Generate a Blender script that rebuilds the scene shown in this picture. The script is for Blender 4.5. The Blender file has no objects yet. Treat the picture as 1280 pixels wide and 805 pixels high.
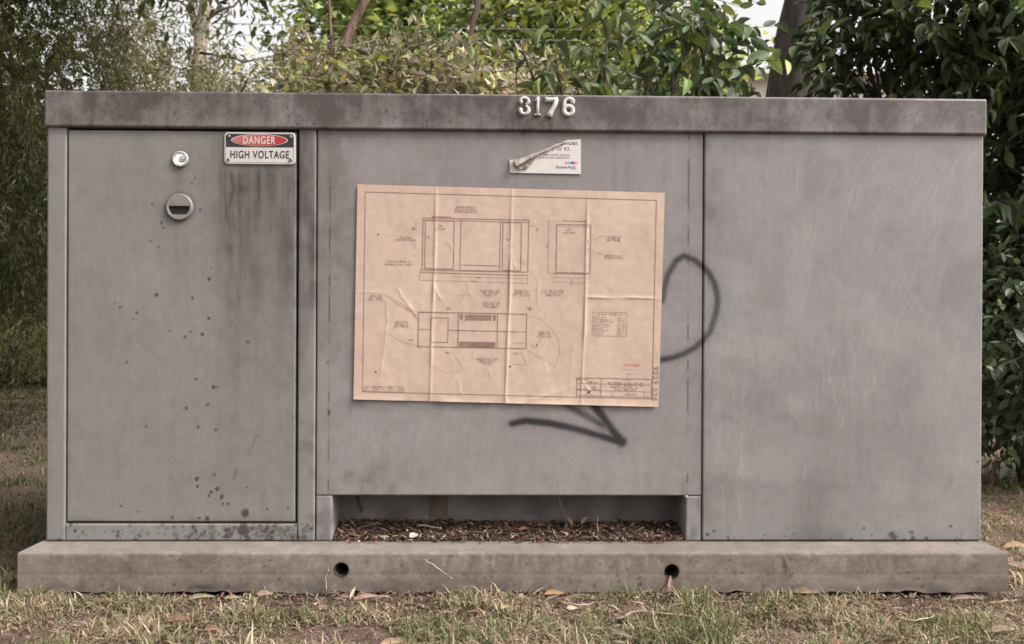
import bpy, math, random
import numpy as np
from mathutils import Vector, Matrix

rad = math.radians
rng = np.random.default_rng(7)
random.seed(7)
scene = bpy.context.scene
col = scene.collection

# ------------------------------------------------------------------ camera
CAM = np.array([-0.0659, -2.4688, 0.7630])
C_R = np.array([0.99981338, -0.01868812, 0.00489586])
C_U = np.array([-0.00483954, 0.00305775, 0.99998361])
C_F = np.array([0.01870278, 0.99982069, -0.00296674])
FPX = 1120.0
cd = bpy.data.cameras.new('camera')
cam = bpy.data.objects.new('camera', cd)
col.objects.link(cam)
cd.sensor_width = 36.0
cd.lens = FPX / 1280.0 * 36.0
cd.clip_start = 0.05
cd.dof.use_dof = True
cd.dof.focus_distance = 2.47
cd.dof.aperture_fstop = 6.3
cd.clip_end = 900.0
M = Matrix.Identity(4)
for i in range(3):
    M[i][0], M[i][1], M[i][2], M[i][3] = C_R[i], C_U[i], -C_F[i], CAM[i]
cam.matrix_world = M
scene.camera = cam

# ------------------------------------------------------------------ sky, sun, exposure
SUN_EL, SUN_AZ = 46.0, 116.0            # azimuth clockwise from +Y (north): right and a little behind the camera
w = bpy.data.worlds.new('World')
scene.world = w
w.use_nodes = True
nt = w.node_tree
nt.nodes.clear()
sky = nt.nodes.new('ShaderNodeTexSky')
sky.sky_type = 'NISHITA'
sky.sun_disc = False
sky.sun_elevation = rad(SUN_EL)
sky.sun_rotation = rad(SUN_AZ)
sky.air_density = 1.0
sky.dust_density = 6.0
sky.ozone_density = 1.0
hs = nt.nodes.new('ShaderNodeHueSaturation')
hs.inputs['Saturation'].default_value = 0.06
tint = nt.nodes.new('ShaderNodeMix')
tint.data_type = 'RGBA'
tint.blend_type = 'MULTIPLY'
tint.inputs['Factor'].default_value = 1.0
tint.inputs[7].default_value = (1.0, 0.98, 0.97, 1)
bg = nt.nodes.new('ShaderNodeBackground')
bg.inputs['Strength'].default_value = 0.15
wo = nt.nodes.new('ShaderNodeOutputWorld')
nt.links.new(sky.outputs[0], hs.inputs['Color'])
nt.links.new(hs.outputs[0], tint.inputs[6])
nt.links.new(tint.outputs[2], bg.inputs[0])
nt.links.new(bg.outputs[0], wo.inputs[0])

sd = bpy.data.lights.new('sun', 'SUN')
sd.energy = 1.4
sd.angle = rad(16)
sd.color = (1.0, 0.96, 0.92)
sun = bpy.data.objects.new('sun', sd)
col.objects.link(sun)
sdir = Vector((math.sin(rad(SUN_AZ)) * math.cos(rad(SUN_EL)), math.cos(rad(SUN_AZ)) * math.cos(rad(SUN_EL)), math.sin(rad(SUN_EL))))
sun.rotation_euler = sdir.to_track_quat('Z', 'Y').to_euler()
sun.location = (6, -6, 9)

vs = scene.view_settings
vs.view_transform = 'Standard'
vs.look = 'None'
vs.exposure = 1.12
vs.gamma = 1.0
vs.use_curve_mapping = False
scene.cycles.filter_width = 1.6
scene.cycles.max_bounces = 6
scene.cycles.transparent_max_bounces = 6

# ------------------------------------------------------------------ helpers
def at(px, py, Y):
    """world point seen at reference coordinate (px,py) standing at depth Y"""
    d = C_F + C_R * (px - 640) / FPX - C_U * (py - 402.5) / FPX
    return CAM + d * (Y - CAM[1]) / d[1]

def on_ground(px, py, Z):
    d = C_F + C_R * (px - 640) / FPX - C_U * (py - 402.5) / FPX
    return CAM + d * (Z - CAM[2]) / d[2]

def to_px(P):
    d = np.asarray(P) - CAM
    z = d @ C_F
    return 640 + FPX * (d @ C_R) / z, 402.5 - FPX * (d @ C_U) / z, z

_tab = np.random.default_rng(3).random((256, 256))
def vnoise(x, y):
    xi = np.floor(x).astype(int); yi = np.floor(y).astype(int)
    fx = x - xi; fy = y - yi
    fx = fx * fx * (3 - 2 * fx); fy = fy * fy * (3 - 2 * fy)
    a = _tab[xi & 255, yi & 255]; b = _tab[(xi + 1) & 255, yi & 255]
    c = _tab[xi & 255, (yi + 1) & 255]; d = _tab[(xi + 1) & 255, (yi + 1) & 255]
    return (a * (1 - fx) + b * fx) * (1 - fy) + (c * (1 - fx) + d * fx) * fy
def fbm(x, y, o=4):
    s = 0; a = 0.5; t = 0
    for k in range(o):
        s = s + a * vnoise(x + 17.3 * k, y + 9.1 * k); t += a
        x = x * 2.03; y = y * 2.03; a *= 0.5
    return s / t
def sst(a, b, x):
    t = np.clip((x - a) / (b - a), 0, 1)
    return t * t * (3 - 2 * t)

def tag(o, label=None, cat=None, group=None, kind=None):
    if label: o['label'] = label
    if cat: o['category'] = cat
    if group: o['group'] = group
    if kind: o['kind'] = kind
    return o

def empty(name, loc=(0, 0, 0)):
    o = bpy.data.objects.new(name, None)
    o.empty_display_size = 0.1
    o.location = loc
    col.objects.link(o)
    return o

def link(name, me, mat=None, parent=None, loc=None):
    o = bpy.data.objects.new(name, me)
    col.objects.link(o)
    if mat is not None:
        for m in (mat if isinstance(mat, (list, tuple)) else [mat]):
            me.materials.append(m)
    if parent is not None:
        o.parent = parent
    if loc is not None:
        o.location = loc
    return o

def origin(o):
    """accumulated location of a parent chain (no rotations are used on parents)"""
    v = np.zeros(3)
    while o is not None:
        v += np.array(o.location); o = o.parent
    return v

def np_mesh(name, V, Fc, smooth=False, attrs=None, mats=None):
    """V (n,3), Fc (m,k) all faces the same size or a list of such arrays"""
    me = bpy.data.meshes.new(name)
    V = np.ascontiguousarray(V, dtype=np.float32)
    Fl = Fc if isinstance(Fc, list) else [Fc]
    me.vertices.add(len(V)); me.vertices.foreach_set('co', V.ravel())
    tot = np.concatenate([np.full(len(f), f.shape[1]) for f in Fl]).astype(np.int32)
    idx = np.concatenate([f.ravel() for f in Fl]).astype(np.int32)
    st = np.concatenate([[0], np.cumsum(tot)[:-1]]).astype(np.int32)
    me.loops.add(len(idx)); me.loops.foreach_set('vertex_index', idx)
    me.polygons.add(len(tot)); me.polygons.foreach_set('loop_start', st); me.polygons.foreach_set('loop_total', tot)
    if smooth:
        me.polygons.foreach_set('use_smooth', np.ones(len(tot), dtype=bool))
    if mats is not None:
        me.polygons.foreach_set('material_index', np.ascontiguousarray(mats, dtype=np.int32))
    me.update(calc_edges=True)
    for k, a in (attrs or {}).items():
        a = np.asarray(a, dtype=np.float32)
        if a.ndim == 1:
            t = me.attributes.new(k, 'FLOAT', 'POINT'); t.data.foreach_set('value', a)
        else:
            t = me.attributes.new(k, 'FLOAT_COLOR', 'POINT')
            if a.shape[1] == 3: a = np.concatenate([a, np.ones((len(a), 1), np.float32)], 1)
            t.data.foreach_set('color', np.ascontiguousarray(a).ravel())
    return me

class MB:
    """collects shapes; build() makes ONE mesh object"""
    def __init__(s): s.V = []; s.F = []; s.m = []; s.n = 0
    def add(s, V, F, mi=0):
        V = np.asarray(V, float).reshape(-1, 3)
        s.V.append(V)
        for f in F: s.F.append(tuple(int(i) + s.n for i in f)); s.m.append(mi)
        s.n += len(V)
    def box(s, x0, x1, y0, y1, z0, z1, b=0.0, mi=0):
        if b <= 0:
            V = [(x, y, z) for x in (x0, x1) for y in (y0, y1) for z in (z0, z1)]
            s.add(V, [(0, 1, 3, 2), (4, 6, 7, 5), (0, 4, 5, 1), (2, 3, 7, 6), (0, 2, 6, 4), (1, 5, 7, 3)], mi); return
        V = []; ix = {}
        X = (x0, x1); Y = (y0, y1); Z = (z0, z1)
        for i in (0, 1):
            for j in (0, 1):
                for k in (0, 1):
                    sx = b if i == 0 else -b; sy = b if j == 0 else -b; sz = b if k == 0 else -b
                    ix[i, j, k, 'x'] = len(V); V.append((X[i], Y[j] + sy, Z[k] + sz))
                    ix[i, j, k, 'y'] = len(V); V.append((X[i] + sx, Y[j], Z[k] + sz))
                    ix[i, j, k, 'z'] = len(V); V.append((X[i] + sx, Y[j] + sy, Z[k]))
        F = []
        c4 = ((0, 0), (1, 0), (1, 1), (0, 1))
        for i in (0, 1):
            q = [ix[i, a, b_, 'x'] for a, b_ in c4]; F.append(q if i else q[::-1])
            q = [ix[a, i, b_, 'y'] for a, b_ in c4]; F.append(q[::-1] if i else q)
            q = [ix[a, b_, i, 'z'] for a, b_ in c4]; F.append(q if i else q[::-1])
        for a in (0, 1):
            for b_ in (0, 1):
                F.append((ix[a, b_, 0, 'x'], ix[a, b_, 0, 'y'], ix[a, b_, 1, 'y'], ix[a, b_, 1, 'x']))
                F.append((ix[a, 0, b_, 'x'], ix[a, 0, b_, 'z'], ix[a, 1, b_, 'z'], ix[a, 1, b_, 'x']))
                F.append((ix[0, a, b_, 'y'], ix[0, a, b_, 'z'], ix[1, a, b_, 'z'], ix[1, a, b_, 'y']))
                for c in (0, 1):
                    F.append((ix[a, b_, c, 'x'], ix[a, b_, c, 'y'], ix[a, b_, c, 'z']))
        s.add(V, F, mi)
    def tube(s, P, R, n=8, cap=True, mi=0, wob=0.0):
        P = np.asarray(P, float); R = np.broadcast_to(np.asarray(R, float), (len(P),))
        T = np.gradient(P, axis=0); T /= np.linalg.norm(T, axis=1)[:, None] + 1e-12
        ref = np.array([0.3, 0.2, 1.0]) if abs(T[:, 2]).mean() < 0.9 else np.array([1.0, 0.1, 0.05])
        A = np.cross(T, ref); A /= np.linalg.norm(A, axis=1)[:, None] + 1e-12
        B = np.cross(T, A)
        th = np.arange(n) / n * 2 * np.pi
        rr = R[:, None] * (1 + wob * (rng.random((len(P), n)) - 0.5))
        V = P[:, None, :] + rr[:, :, None] * (np.cos(th)[None, :, None] * A[:, None, :] + np.sin(th)[None, :, None] * B[:, None, :])
        F = []
        for i in range(len(P) - 1):
            for j in range(n):
                k = (j + 1) % n
                F.append((i * n + j, i * n + k, (i + 1) * n + k, (i + 1) * n + j))
        if cap:
            F.append(tuple(range(n))[::-1]); F.append(tuple((len(P) - 1) * n + j for j in range(n)))
        s.add(V.reshape(-1, 3), F, mi)
    def disc(s, c, r, y0, y1, n=24, b=0.0, mi=0, ell=1.0):
        """short cylinder with its axis along Y: front at y0 (towards the camera), back at y1"""
        th = np.arange(n) / n * 2 * np.pi
        rings = [(y1, r), (y0 + b, r)] + ([(y0, r - b)] if b > 0 else [])
        V = []; F = []
        for (y, q) in rings:
            V += [(c[0] + q * math.cos(t), y, c[1] + q * ell * math.sin(t)) for t in th]
        for i in range(len(rings) - 1):
            for j in range(n):
                k = (j + 1) % n
                F.append((i * n + j, i * n + k, (i + 1) * n + k, (i + 1) * n + j))
        F.append(tuple((len(rings) - 1) * n + j for j in range(n)))
        s.add(V, F, mi)
    def build(s, name, mat, parent=None, smooth=False, loc=None):
        me = bpy.data.meshes.new(name)
        V = np.concatenate(s.V)
        if parent is not None: V = V - origin(parent)
        if loc is not None: V = V - np.array(loc)
        me.from_pydata(V.tolist(), [], s.F)
        me.polygons.foreach_set('material_index', np.array(s.m, dtype=np.int32))
        if smooth: me.polygons.foreach_set('use_smooth', np.ones(len(s.F), dtype=bool))
        me.update()
        return link(name, me, mat, parent, loc)

# ------------------------------------------------------------------ materials
def new_mat(name):
    m = bpy.data.materials.new(name); m.use_nodes = True
    t = m.node_tree; t.nodes.clear()
    out = t.nodes.new('ShaderNodeOutputMaterial')
    p = t.nodes.new('ShaderNodeBsdfPrincipled')
    t.links.new(p.outputs[0], out.inputs[0])
    return m, t, p, out
def N(t, k, **kw):
    n = t.nodes.new(k)
    for a, b in kw.items():
        if a.startswith('i_'):
            key = a[2:]; key = int(key) if key.isdigit() else key.replace('_', ' ')
            n.inputs[key].default_value = b
        else: setattr(n, a, b)
    return n
def mixc(t, fac, a, b, blend='MIX'):
    n = N(t, 'ShaderNodeMix', data_type='RGBA', blend_type=blend)
    for sock, v in ((0, fac), (6, a), (7, b)):
        if hasattr(v, 'is_output'): t.links.new(v, n.inputs[sock])
        else: n.inputs[sock].default_value = v if sock == 0 else (*v, 1) if len(v) == 3 else v
    return n.outputs[2]
def noise(t, scale, detail=4, stretch=(1, 1, 1), rough=0.55):
    tc = N(t, 'ShaderNodeNewGeometry')
    mp = N(t, 'ShaderNodeMapping'); mp.inputs['Scale'].default_value = stretch
    t.links.new(tc.outputs['Position'], mp.inputs[0])
    n = N(t, 'ShaderNodeTexNoise'); n.inputs['Scale'].default_value = scale
    n.inputs['Detail'].default_value = detail; n.inputs['Roughness'].default_value = rough
    t.links.new(mp.outputs[0], n.inputs['Vector'])
    return n.outputs['Fac']
def ramp(t, v, pts):
    r = N(t, 'ShaderNodeValToRGB')
    e = r.color_ramp.elements
    e[0].position, e[0].color = pts[0][0], (*pts[0][1], 1)
    e[1].position, e[1].color = pts[-1][0], (*pts[-1][1], 1)
    for p, c in pts[1:-1]:
        x = e.new(p); x.color = (*c, 1)
    t.links.new(v, r.inputs[0]); return r.outputs[0]
def g3(v): return (v, v, v)
def bump(t, p, h, strength=0.2, dist=0.002):
    b = N(t, 'ShaderNodeBump'); b.inputs['Strength'].default_value = strength; b.inputs['Distance'].default_value = dist
    t.links.new(h, b.inputs['Height']); t.links.new(b.outputs[0], p.inputs['Normal'])
def simple(name, c, rough=0.6, var=0.15, scale=60, metal=0.0, spec=0.4, bs=0.0):
    m, t, p, o = new_mat(name)
    n = noise(t, scale)
    v = ramp(t, n, [(0.3, g3(1 - var)), (0.7, g3(1 + var))])
    t.links.new(mixc(t, 1.0, c, v, 'MULTIPLY'), p.inputs['Base Color'])
    p.inputs['Roughness'].default_value = rough; p.inputs['Metallic'].default_value = metal
    p.inputs['Specular IOR Level'].default_value = spec
    if bs: bump(t, p, n, bs)
    return m

def paint_mat():
    m, t, p, o = new_mat('weathered_grey_paint')
    big = noise(t, 3.5, 5)
    mid = noise(t, 48, 6, (1, 1, 0.6), 0.7)
    brush = noise(t, 150, 4, (1, 1, 0.05), 0.6)
    scuff = noise(t, 9, 8, (1, 1, 1.6), 0.75)
    streak = noise(t, 30, 5, (1, 1, 0.06), 0.6)
    fine = noise(t, 420, 2, (1, 1, 1), 0.6)
    tn = N(t, 'ShaderNodeAttribute', attribute_name='tint').outputs['Fac']
    c = ramp(t, tn, [(0.0, (0.189, 0.1785, 0.1685)), (0.5, (0.203, 0.1935, 0.187)), (1.0, (0.211, 0.190, 0.1865))])
    c = mixc(t, 1.0, c, ramp(t, big, [(0.3, g3(0.95)), (0.7, g3(1.05))]), 'MULTIPLY')
    c = mixc(t, 1.0, c, ramp(t, brush, [(0.3, g3(0.975)), (0.7, g3(1.025))]), 'MULTIPLY')
    c = mixc(t, 1.0, c, ramp(t, scuff, [(0.30, g3(0.90)), (0.5, g3(1.0)), (0.66, g3(1.03)), (0.74, g3(1.14))]), 'MULTIPLY')
    c = mixc(t, 1.0, c, ramp(t, mid, [(0.25, g3(0.86)), (0.5, g3(1.0)), (0.75, g3(1.10))]), 'MULTIPLY')
    c = mixc(t, 1.0, c, ramp(t, streak, [(0.3, g3(0.96)), (0.7, g3(1.03))]), 'MULTIPLY')
    c = mixc(t, 1.0, c, ramp(t, fine, [(0.3, g3(0.93)), (0.7, g3(1.07))]), 'MULTIPLY')
    pale = N(t, 'ShaderNodeAttribute', attribute_name='pale').outputs['Fac']
    c = mixc(t, pale, c, (0.36, 0.325, 0.315))
    dirt = N(t, 'ShaderNodeAttribute', attribute_name='dirt').outputs['Fac']
    c = mixc(t, dirt, c, (0.036, 0.0268, 0.0228))
    rust = N(t, 'ShaderNodeAttribute', attribute_name='rust').outputs['Fac']
    c = mixc(t, rust, c, (0.12, 0.055, 0.035))
    spray = N(t, 'ShaderNodeAttribute', attribute_name='spray').outputs['Fac']
    c = mixc(t, spray, c, (0.010, 0.0095, 0.010))
    t.links.new(c, p.inputs['Base Color'])
    p.inputs['Roughness'].default_value = 0.58
    p.inputs['Specular IOR Level'].default_value = 0.35
    bump(t, p, fine, 0.10, 0.001)
    return m
PAINT = paint_mat()

def concrete_mat():
    m, t, p, o = new_mat('old_concrete')
    big = noise(t, 4.0, 6, (1, 1, 2.0), 0.6)
    mid = noise(t, 26, 6, (1, 1, 1), 0.7)
    fine = noise(t, 260, 3, (1, 1, 1), 0.7)
    c = ramp(t, big, [(0.28, (0.120, 0.093, 0.077)), (0.5, (0.164, 0.132, 0.111)), (0.72, (0.222, 0.186, 0.160))])
    c = mixc(t, 1.0, c, ramp(t, mid, [(0.25, g3(0.68)), (0.5, g3(1.0)), (0.75, g3(1.22))]), 'MULTIPLY')
    c = mixc(t, 1.0, c, ramp(t, fine, [(0.25, g3(0.78)), (0.7, g3(1.14))]), 'MULTIPLY')
    pale = N(t, 'ShaderNodeAttribute', attribute_name='pale').outputs['Fac']
    agg = N(t, 'ShaderNodeTexVoronoi'); agg.inputs['Scale'].default_value = 95
    gp = N(t, 'ShaderNodeNewGeometry'); t.links.new(gp.outputs['Position'], agg.inputs['Vector'])
    c = mixc(t, 1.0, c, ramp(t, agg.outputs['Distance'], [(0.0, g3(0.50)), (0.15, g3(0.96)), (0.6, g3(1.0)), (0.85, g3(1.16))]), 'MULTIPLY')
    c = mixc(t, pale, c, (0.30, 0.262, 0.232))
    dirt = N(t, 'ShaderNodeAttribute', attribute_name='dirt').outputs['Fac']
    c = mixc(t, dirt, c, (0.028, 0.023, 0.02))
    t.links.new(c, p.inputs['Base Color'])
    p.inputs['Roughness'].default_value = 0.92; p.inputs['Specular IOR Level'].default_value = 0.2
    h = mixc(t, 0.5, mid, fine)
    bump(t, p, h, 0.32, 0.004)
    return m
CONC = concrete_mat()

def attr_mat(name, rough=0.8, transl=0.0, spec=0.3, objcol=False, vein=0.0, tcol=(1.25, 1.2, 0.60), gain=1.0):
    m, t, p, o = new_mat(name)
    if objcol: c = N(t, 'ShaderNodeObjectInfo').outputs['Color']
    else: c = N(t, 'ShaderNodeAttribute', attribute_name='col').outputs['Color']
    n = noise(t, 90, 3)
    c2 = mixc(t, 1.0, c, ramp(t, n, [(0.3, g3(0.82 * gain)), (0.7, g3(1.15 * gain))]), 'MULTIPLY')
    t.links.new(c2, p.inputs['Base Color'])
    p.inputs['Roughness'].default_value = rough; p.inputs['Specular IOR Level'].default_value = spec
    if transl > 0:
        tr = N(t, 'ShaderNodeBsdfTranslucent')
        t.links.new(mixc(t, 1.0, c2, tcol, 'MULTIPLY'), tr.inputs[0])
        mx = N(t, 'ShaderNodeMixShader'); mx.inputs[0].default_value = transl
        t.links.new(p.outputs[0], mx.inputs[1]); t.links.new(tr.outputs[0], mx.inputs[2])
        t.links.new(mx.outputs[0], o.inputs[0])
    return m

LEAF = attr_mat('leaf_matte', 0.6, 0.36, 0.25, gain=1.30)
LEAF_GLOSS = attr_mat('leaf_glossy', 0.48, 0.24, 0.38, gain=1.25)
LEAF_GLOSS_OBJ = attr_mat('leaf_glossy_single', 0.48, 0.24, 0.38, objcol=True, gain=1.25)
LEAF_BRIGHT = attr_mat('leaf_bright', 0.55, 0.45, 0.25)
GRASS = attr_mat('grass_blades', 0.75, 0.25, 0.2)
LITTER = attr_mat('dry_litter', 0.85, 0.0, 0.15)
DRYLEAF_OBJ = attr_mat('dry_leaf_single', 0.75, 0.1, 0.2, objcol=True, tcol=(1.1, 0.9, 0.6))
BLACK = simple('shadow_black', (0.012, 0.011, 0.011), 0.8, 0.1)
DARKMETAL = simple('grimy_dark_metal', (0.05, 0.044, 0.042), 0.6, 0.3, 40)

def bark_mat(name, c1, c2, sc=14):
    m, t, p, o = new_mat(name)
    n = noise(t, sc, 6, (1, 1, 0.18), 0.65)
    c = ramp(t, n, [(0.3, c1), (0.7, c2)])
    n2 = noise(t, 60, 4)
    c = mixc(t, 1.0, c, ramp(t, n2, [(0.3, g3(0.75)), (0.7, g3(1.2))]), 'MULTIPLY')
    t.links.new(c, p.inputs['Base Color']); p.inputs['Roughness'].default_value = 0.9
    p.inputs['Specular IOR Level'].default_value = 0.15
    bump(t, p, n, 0.8, 0.012)
    return m
BARK_RED = bark_mat('reddish_bark', (0.10, 0.062, 0.050), (0.26, 0.18, 0.15))
BARK_DARK = bark_mat('dark_bark', (0.03, 0.025, 0.02), (0.10, 0.08, 0.065))
BARK_PALE = bark_mat('pale_gum_bark', (0.22, 0.16, 0.14), (0.42, 0.34, 0.30), 6)
BARK_GREY = bark_mat('grey_trunk_bark', (0.04, 0.034, 0.03), (0.15, 0.13, 0.12), 9)
TWIG = bark_mat('dry_twig', (0.10, 0.075, 0.055), (0.25, 0.20, 0.16), 30)

# ------------------------------------------------------------------ ground
GZ = 0.036
def ground_h(x, y):
    near = np.exp(-((x / 6.0) ** 2 + (y / 6.0) ** 2))
    h = GZ + near * 0.020 * (fbm(x * 5 + 40, y * 5 + 40, 4) - 0.5) + 0.010 * (fbm(x * 0.9 + 7, y * 0.9 + 3, 2) - 0.5)
    fx = sst(0.0, 0.10, -0.12 - y)                           # keeps the soil just below the plinth edge
    h = np.where(y > -0.13, h - 0.004, h + 0.004 * fx)
    return h
def axis(lo, hi, step, far):
    a = list(np.arange(lo, hi + 1e-6, step)); s = step; v = a[-1]
    while v < far: s *= 1.35; v += s; a.append(v)
    s = step; v = a[0]
    while v > -far: s *= 1.35; v -= s; a.insert(0, v)
    return np.array(a)
gx = axis(-1.7, 1.7, 0.02, 400); gy = axis(-0.6, 0.2, 0.02, 400)
GX, GY = np.meshgrid(gx, gy, indexing='ij')
Vg = np.stack([GX, GY, ground_h(GX, GY)], -1).reshape(-1, 3)
def grid_faces(nx, ny):
    i = np.arange(nx - 1)[:, None] * ny + np.arange(ny - 1)[None, :]
    return np.stack([i, i + ny, i + ny + 1, i + 1], -1).reshape(-1, 4)
def soil_mat():
    m, t, p, o = new_mat('bare_soil')
    a = noise(t, 2.2, 5); b = noise(t, 60, 6, (1, 1, 1), 0.7)
    c = ramp(t, a, [(0.35, (0.085, 0.057, 0.045)), (0.65, (0.145, 0.105, 0.082))])
    c = mixc(t, 1.0, c, ramp(t, b, [(0.25, g3(0.5)), (0.5, g3(1.0)), (0.8, g3(1.5))]), 'MULTIPLY')
    t.links.new(c, p.inputs['Base Color']); p.inputs['Roughness'].default_value = 0.95
    p.inputs['Specular IOR Level'].default_value = 0.1
    bump(t, p, b, 0.9, 0.01)
    return m
ground = link('ground', np_mesh('ground', Vg, grid_faces(len(gx), len(gy)), True), soil_mat())
tag(ground, kind='structure', label='brown soil ground under grass and leaf litter')

# ------------------------------------------------------------------ cabinet: panels with weathering
ROOT = empty('electrical_cabinet', (0, 0, 0.15))
tag(ROOT, 'large grey weathered steel electrical cabinet on a concrete plinth', 'electrical cabinet')

def seg_d(px, py, pts):
    """distance to a polyline and parameter of arc position 0..1"""
    best = np.full(px.shape, 1e9); par = np.zeros(px.shape)
    pts = np.asarray(pts, float)
    L = np.concatenate([[0], np.cumsum(np.linalg.norm(np.diff(pts, axis=0), axis=1))]); L /= L[-1]
    for i in range(len(pts) - 1):
        a = pts[i]; b = pts[i + 1]; ab = b - a
        t = np.clip(((px - a[0]) * ab[0] + (py - a[1]) * ab[1]) / (ab @ ab), 0, 1)
        d = np.hypot(px - a[0] - t * ab[0], py - a[1] - t * ab[1])
        m = d < best
        best = np.where(m, d, best); par = np.where(m, L[i] + t * (L[i + 1] - L[i]), par)
    return best, par

SPRAY = [  # polyline, half width, strength, (start taper, end taper)
    ([(828, 376), (830, 360), (835, 343), (845, 326), (855, 320), (868, 325), (878, 333), (886, 341), (893, 354), (896, 366), (897, 378), (895, 391), (888, 414), (878, 426), (868, 435), (855, 442), (842, 447), (824, 450)], 4.7, 0.92),
    ([(640, 529.5), (657, 526), (687, 529), (721, 536.5), (754, 546), (777, 553)], 5.2, 1.10),
    ([(706, 504), (715, 510), (735, 521), (754, 531.5)], 5.2, 0.82),
    ([(738, 500), (746, 511), (761, 531.5), (770, 544), (778, 553)], 6.2, 1.10),
]
def spray_field(px, py):
    f = np.zeros(px.shape)
    for pts, wd, st in SPRAY:
        d, u = seg_d(px, py, pts)
        f = np.maximum(f, st * np.exp(-(d / wd) ** 2.6) * (0.93 + 0.07 * np.sin(u * 9 + wd)) * (0.90 + 0.20 * vnoise(px * 0.9, py * 0.9)))
        f = np.maximum(f, 0.30 * np.exp(-(d / (wd * 2.6)) ** 2) * sst(0.35, 0.75, vnoise(px * 1.3 + 5, py * 1.3)))
    d = np.hypot(px - 777, py - 552); f = np.maximum(f, 1.0 * np.exp(-(d / 8.0) ** 3))
    d = np.hypot((px - 755) / 2.0, py - 537); f = np.maximum(f, 0.42 * np.exp(-(d / 8) ** 2))
    d, u = seg_d(px, py, [(860, 448), (850, 480), (820, 500)]); f = np.maximum(f, 0.05 * np.exp(-(d / 22) ** 2))
    return np.clip(f, 0, 0.96)

SPOTS = [(202, 278, 1.2), (188, 301, 1), (198, 308.5, 1.4), (195.5, 369, 2.2), (261.7, 348.7, 2.2), (264, 334.5, 1), (240.6, 372, 1.6),
         (150, 384, 1.6), (170.5, 391, 1.4), (167, 399, .9), (143.6, 379, .9), (261, 397.5, 1.7), (253, 417.6, 2.2), (231, 421, 1.5), (238, 414, 1.2),
         (212, 413.5, 1.2), (310, 427, 1.4), (158.5, 453, 1.1), (245, 474, 1.5), (267, 484, 2), (260, 506, 1.7), (233, 510, 1.6), (247.5, 534, 1.4),
         (270, 537.6, 1.5), (183, 533, 1.2), (245.5, 599, 2.4), (247, 608, 1.6), (264, 615, 2.3), (272, 611, 2.6), (277, 621, 2.6), (279, 629.5, 1.6),
         (285, 629.5, 1.3), (268, 593, 1.3), (259, 648, 3), (249, 647.5, 1.6), (306.5, 641, 4.5), (215.5, 646.6, 1.8), (334, 636, 1.2), (309, 609, 1), (261, 620, 1.1),
         (190, 255, 1), (204, 285, .9), (244, 222, 1), (240, 229, 1.1), (250, 262, 1.2), (202, 279, 1.1), (271, 484, .8), (173, 640, 1), (151, 633, 1), (360, 635, 1.2)]
sr = np.random.default_rng(21)
FRAME_SPOTS = [(60 + 330 * sr.random() ** 0.55, 655 + 21 * sr.random() ** 0.8, 0.7 + 2.2 * sr.random() ** 2.5) for k in range(190)]
FRAME_SPOTS += [(250 + 140 * sr.random(), 659 + 14 * sr.random(), 0.8 + 2.6 * sr.random() ** 2) for k in range(70)]
RIGHT_SPOTS = [(1115, 668, 3.5), (1118, 672, 3), (1140, 665, 2.2), (1141, 672, 2.6), (1188, 658, 2), (1080, 660, 1.6), (1064, 675, 2), (1158, 673, 2.2), (1222, 577, 1.4), (884, 668, 2.2), (893, 664, 1.8), (1200, 674, 1.5), (1130, 675, 2)]
RIGHT_SPOTS += [(885 + 330 * sr.random(), 662 + 14 * sr.random() ** 0.5, 0.5 + 1.0 * sr.random() ** 2) for k in range(22)]
CENTER_SPOTS = [(411, 516, 2.2), (410, 453, 1), (654, 166, 1.6), (448, 290, 1.1), (680, 599, 5)]
LID_SPOTS = [(70 + 500 * sr.random(), 118 + 44 * sr.random(), 0.6 + 1.5 * sr.random() ** 2) for k in range(120)] + [(700 + 520 * sr.random(), 128 + 40 * sr.random(), 0.5 + 1.0 * sr.random() ** 2) for k in range(90)]
def spots(px, py, L, s=0.8):
    f = np.zeros(px.shape)
    for (x, y, r) in L:
        m = (np.abs(px - x) < r * 3 + 2) & (np.abs(py - y) < r * 3 + 2)
        if not m.any(): continue
        d = np.hypot(px[m] - x, py[m] - y)
        d = d * (0.65 + 0.75 * vnoise(px[m] * 0.55 + x, py[m] * 0.55 + y)); f[m] = np.maximum(f[m], s * np.exp(-(d / (r + 0.30)) ** 6))
    return f
PALE = []   # fans of short pale scuffs on the right hand panel
for (cx, cy, sx_, sy_, n_, ln, an) in ((930, 455, 30, 22, 60, 24, .12), (1050, 450, 45, 22, 80, 26, -.10), (1150, 280, 45, 55, 70, 30, .45), (985, 260, 40, 60, 40, 36, .05), (1110, 360, 70, 60, 50, 26, .3), (905, 500, 12, 60, 24, 40, 0.0), (1060, 560, 100, 60, 36, 20, .2), (1160, 200, 50, 20, 26, 22, .5)):
    for k in range(n_):
        x = cx + sx_ * sr.normal(); y = cy + sy_ * sr.normal(); l = ln * (0.4 + 0.9 * sr.random()); a_ = an + 0.16 * sr.normal()
        if 886 < x < 1222 and 180 < y < 640: PALE.append((x, y, x - a_ * l, y + l, 0.45 + 0.9 * sr.random() ** 2, 0.12 + 0.32 * sr.random() ** 2))
def pale_field(px, py, L):
    f = np.zeros(px.shape)
    for (x0, y0, x1, y1, wd, s) in L:
        m = (px > min(x0, x1) - 6) & (px < max(x0, x1) + 6) & (py > y0 - 4) & (py < y1 + 4)
        if not m.any(): continue
        d, u = seg_d(px[m], py[m], [(x0, y0), (x1, y1)])
        f[m] = np.maximum(f[m], s * np.exp(-(d / wd) ** 2) * (0.4 + 0.6 * vnoise(px[m] * 0.4, py[m] * 0.4)))
    return f

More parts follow.
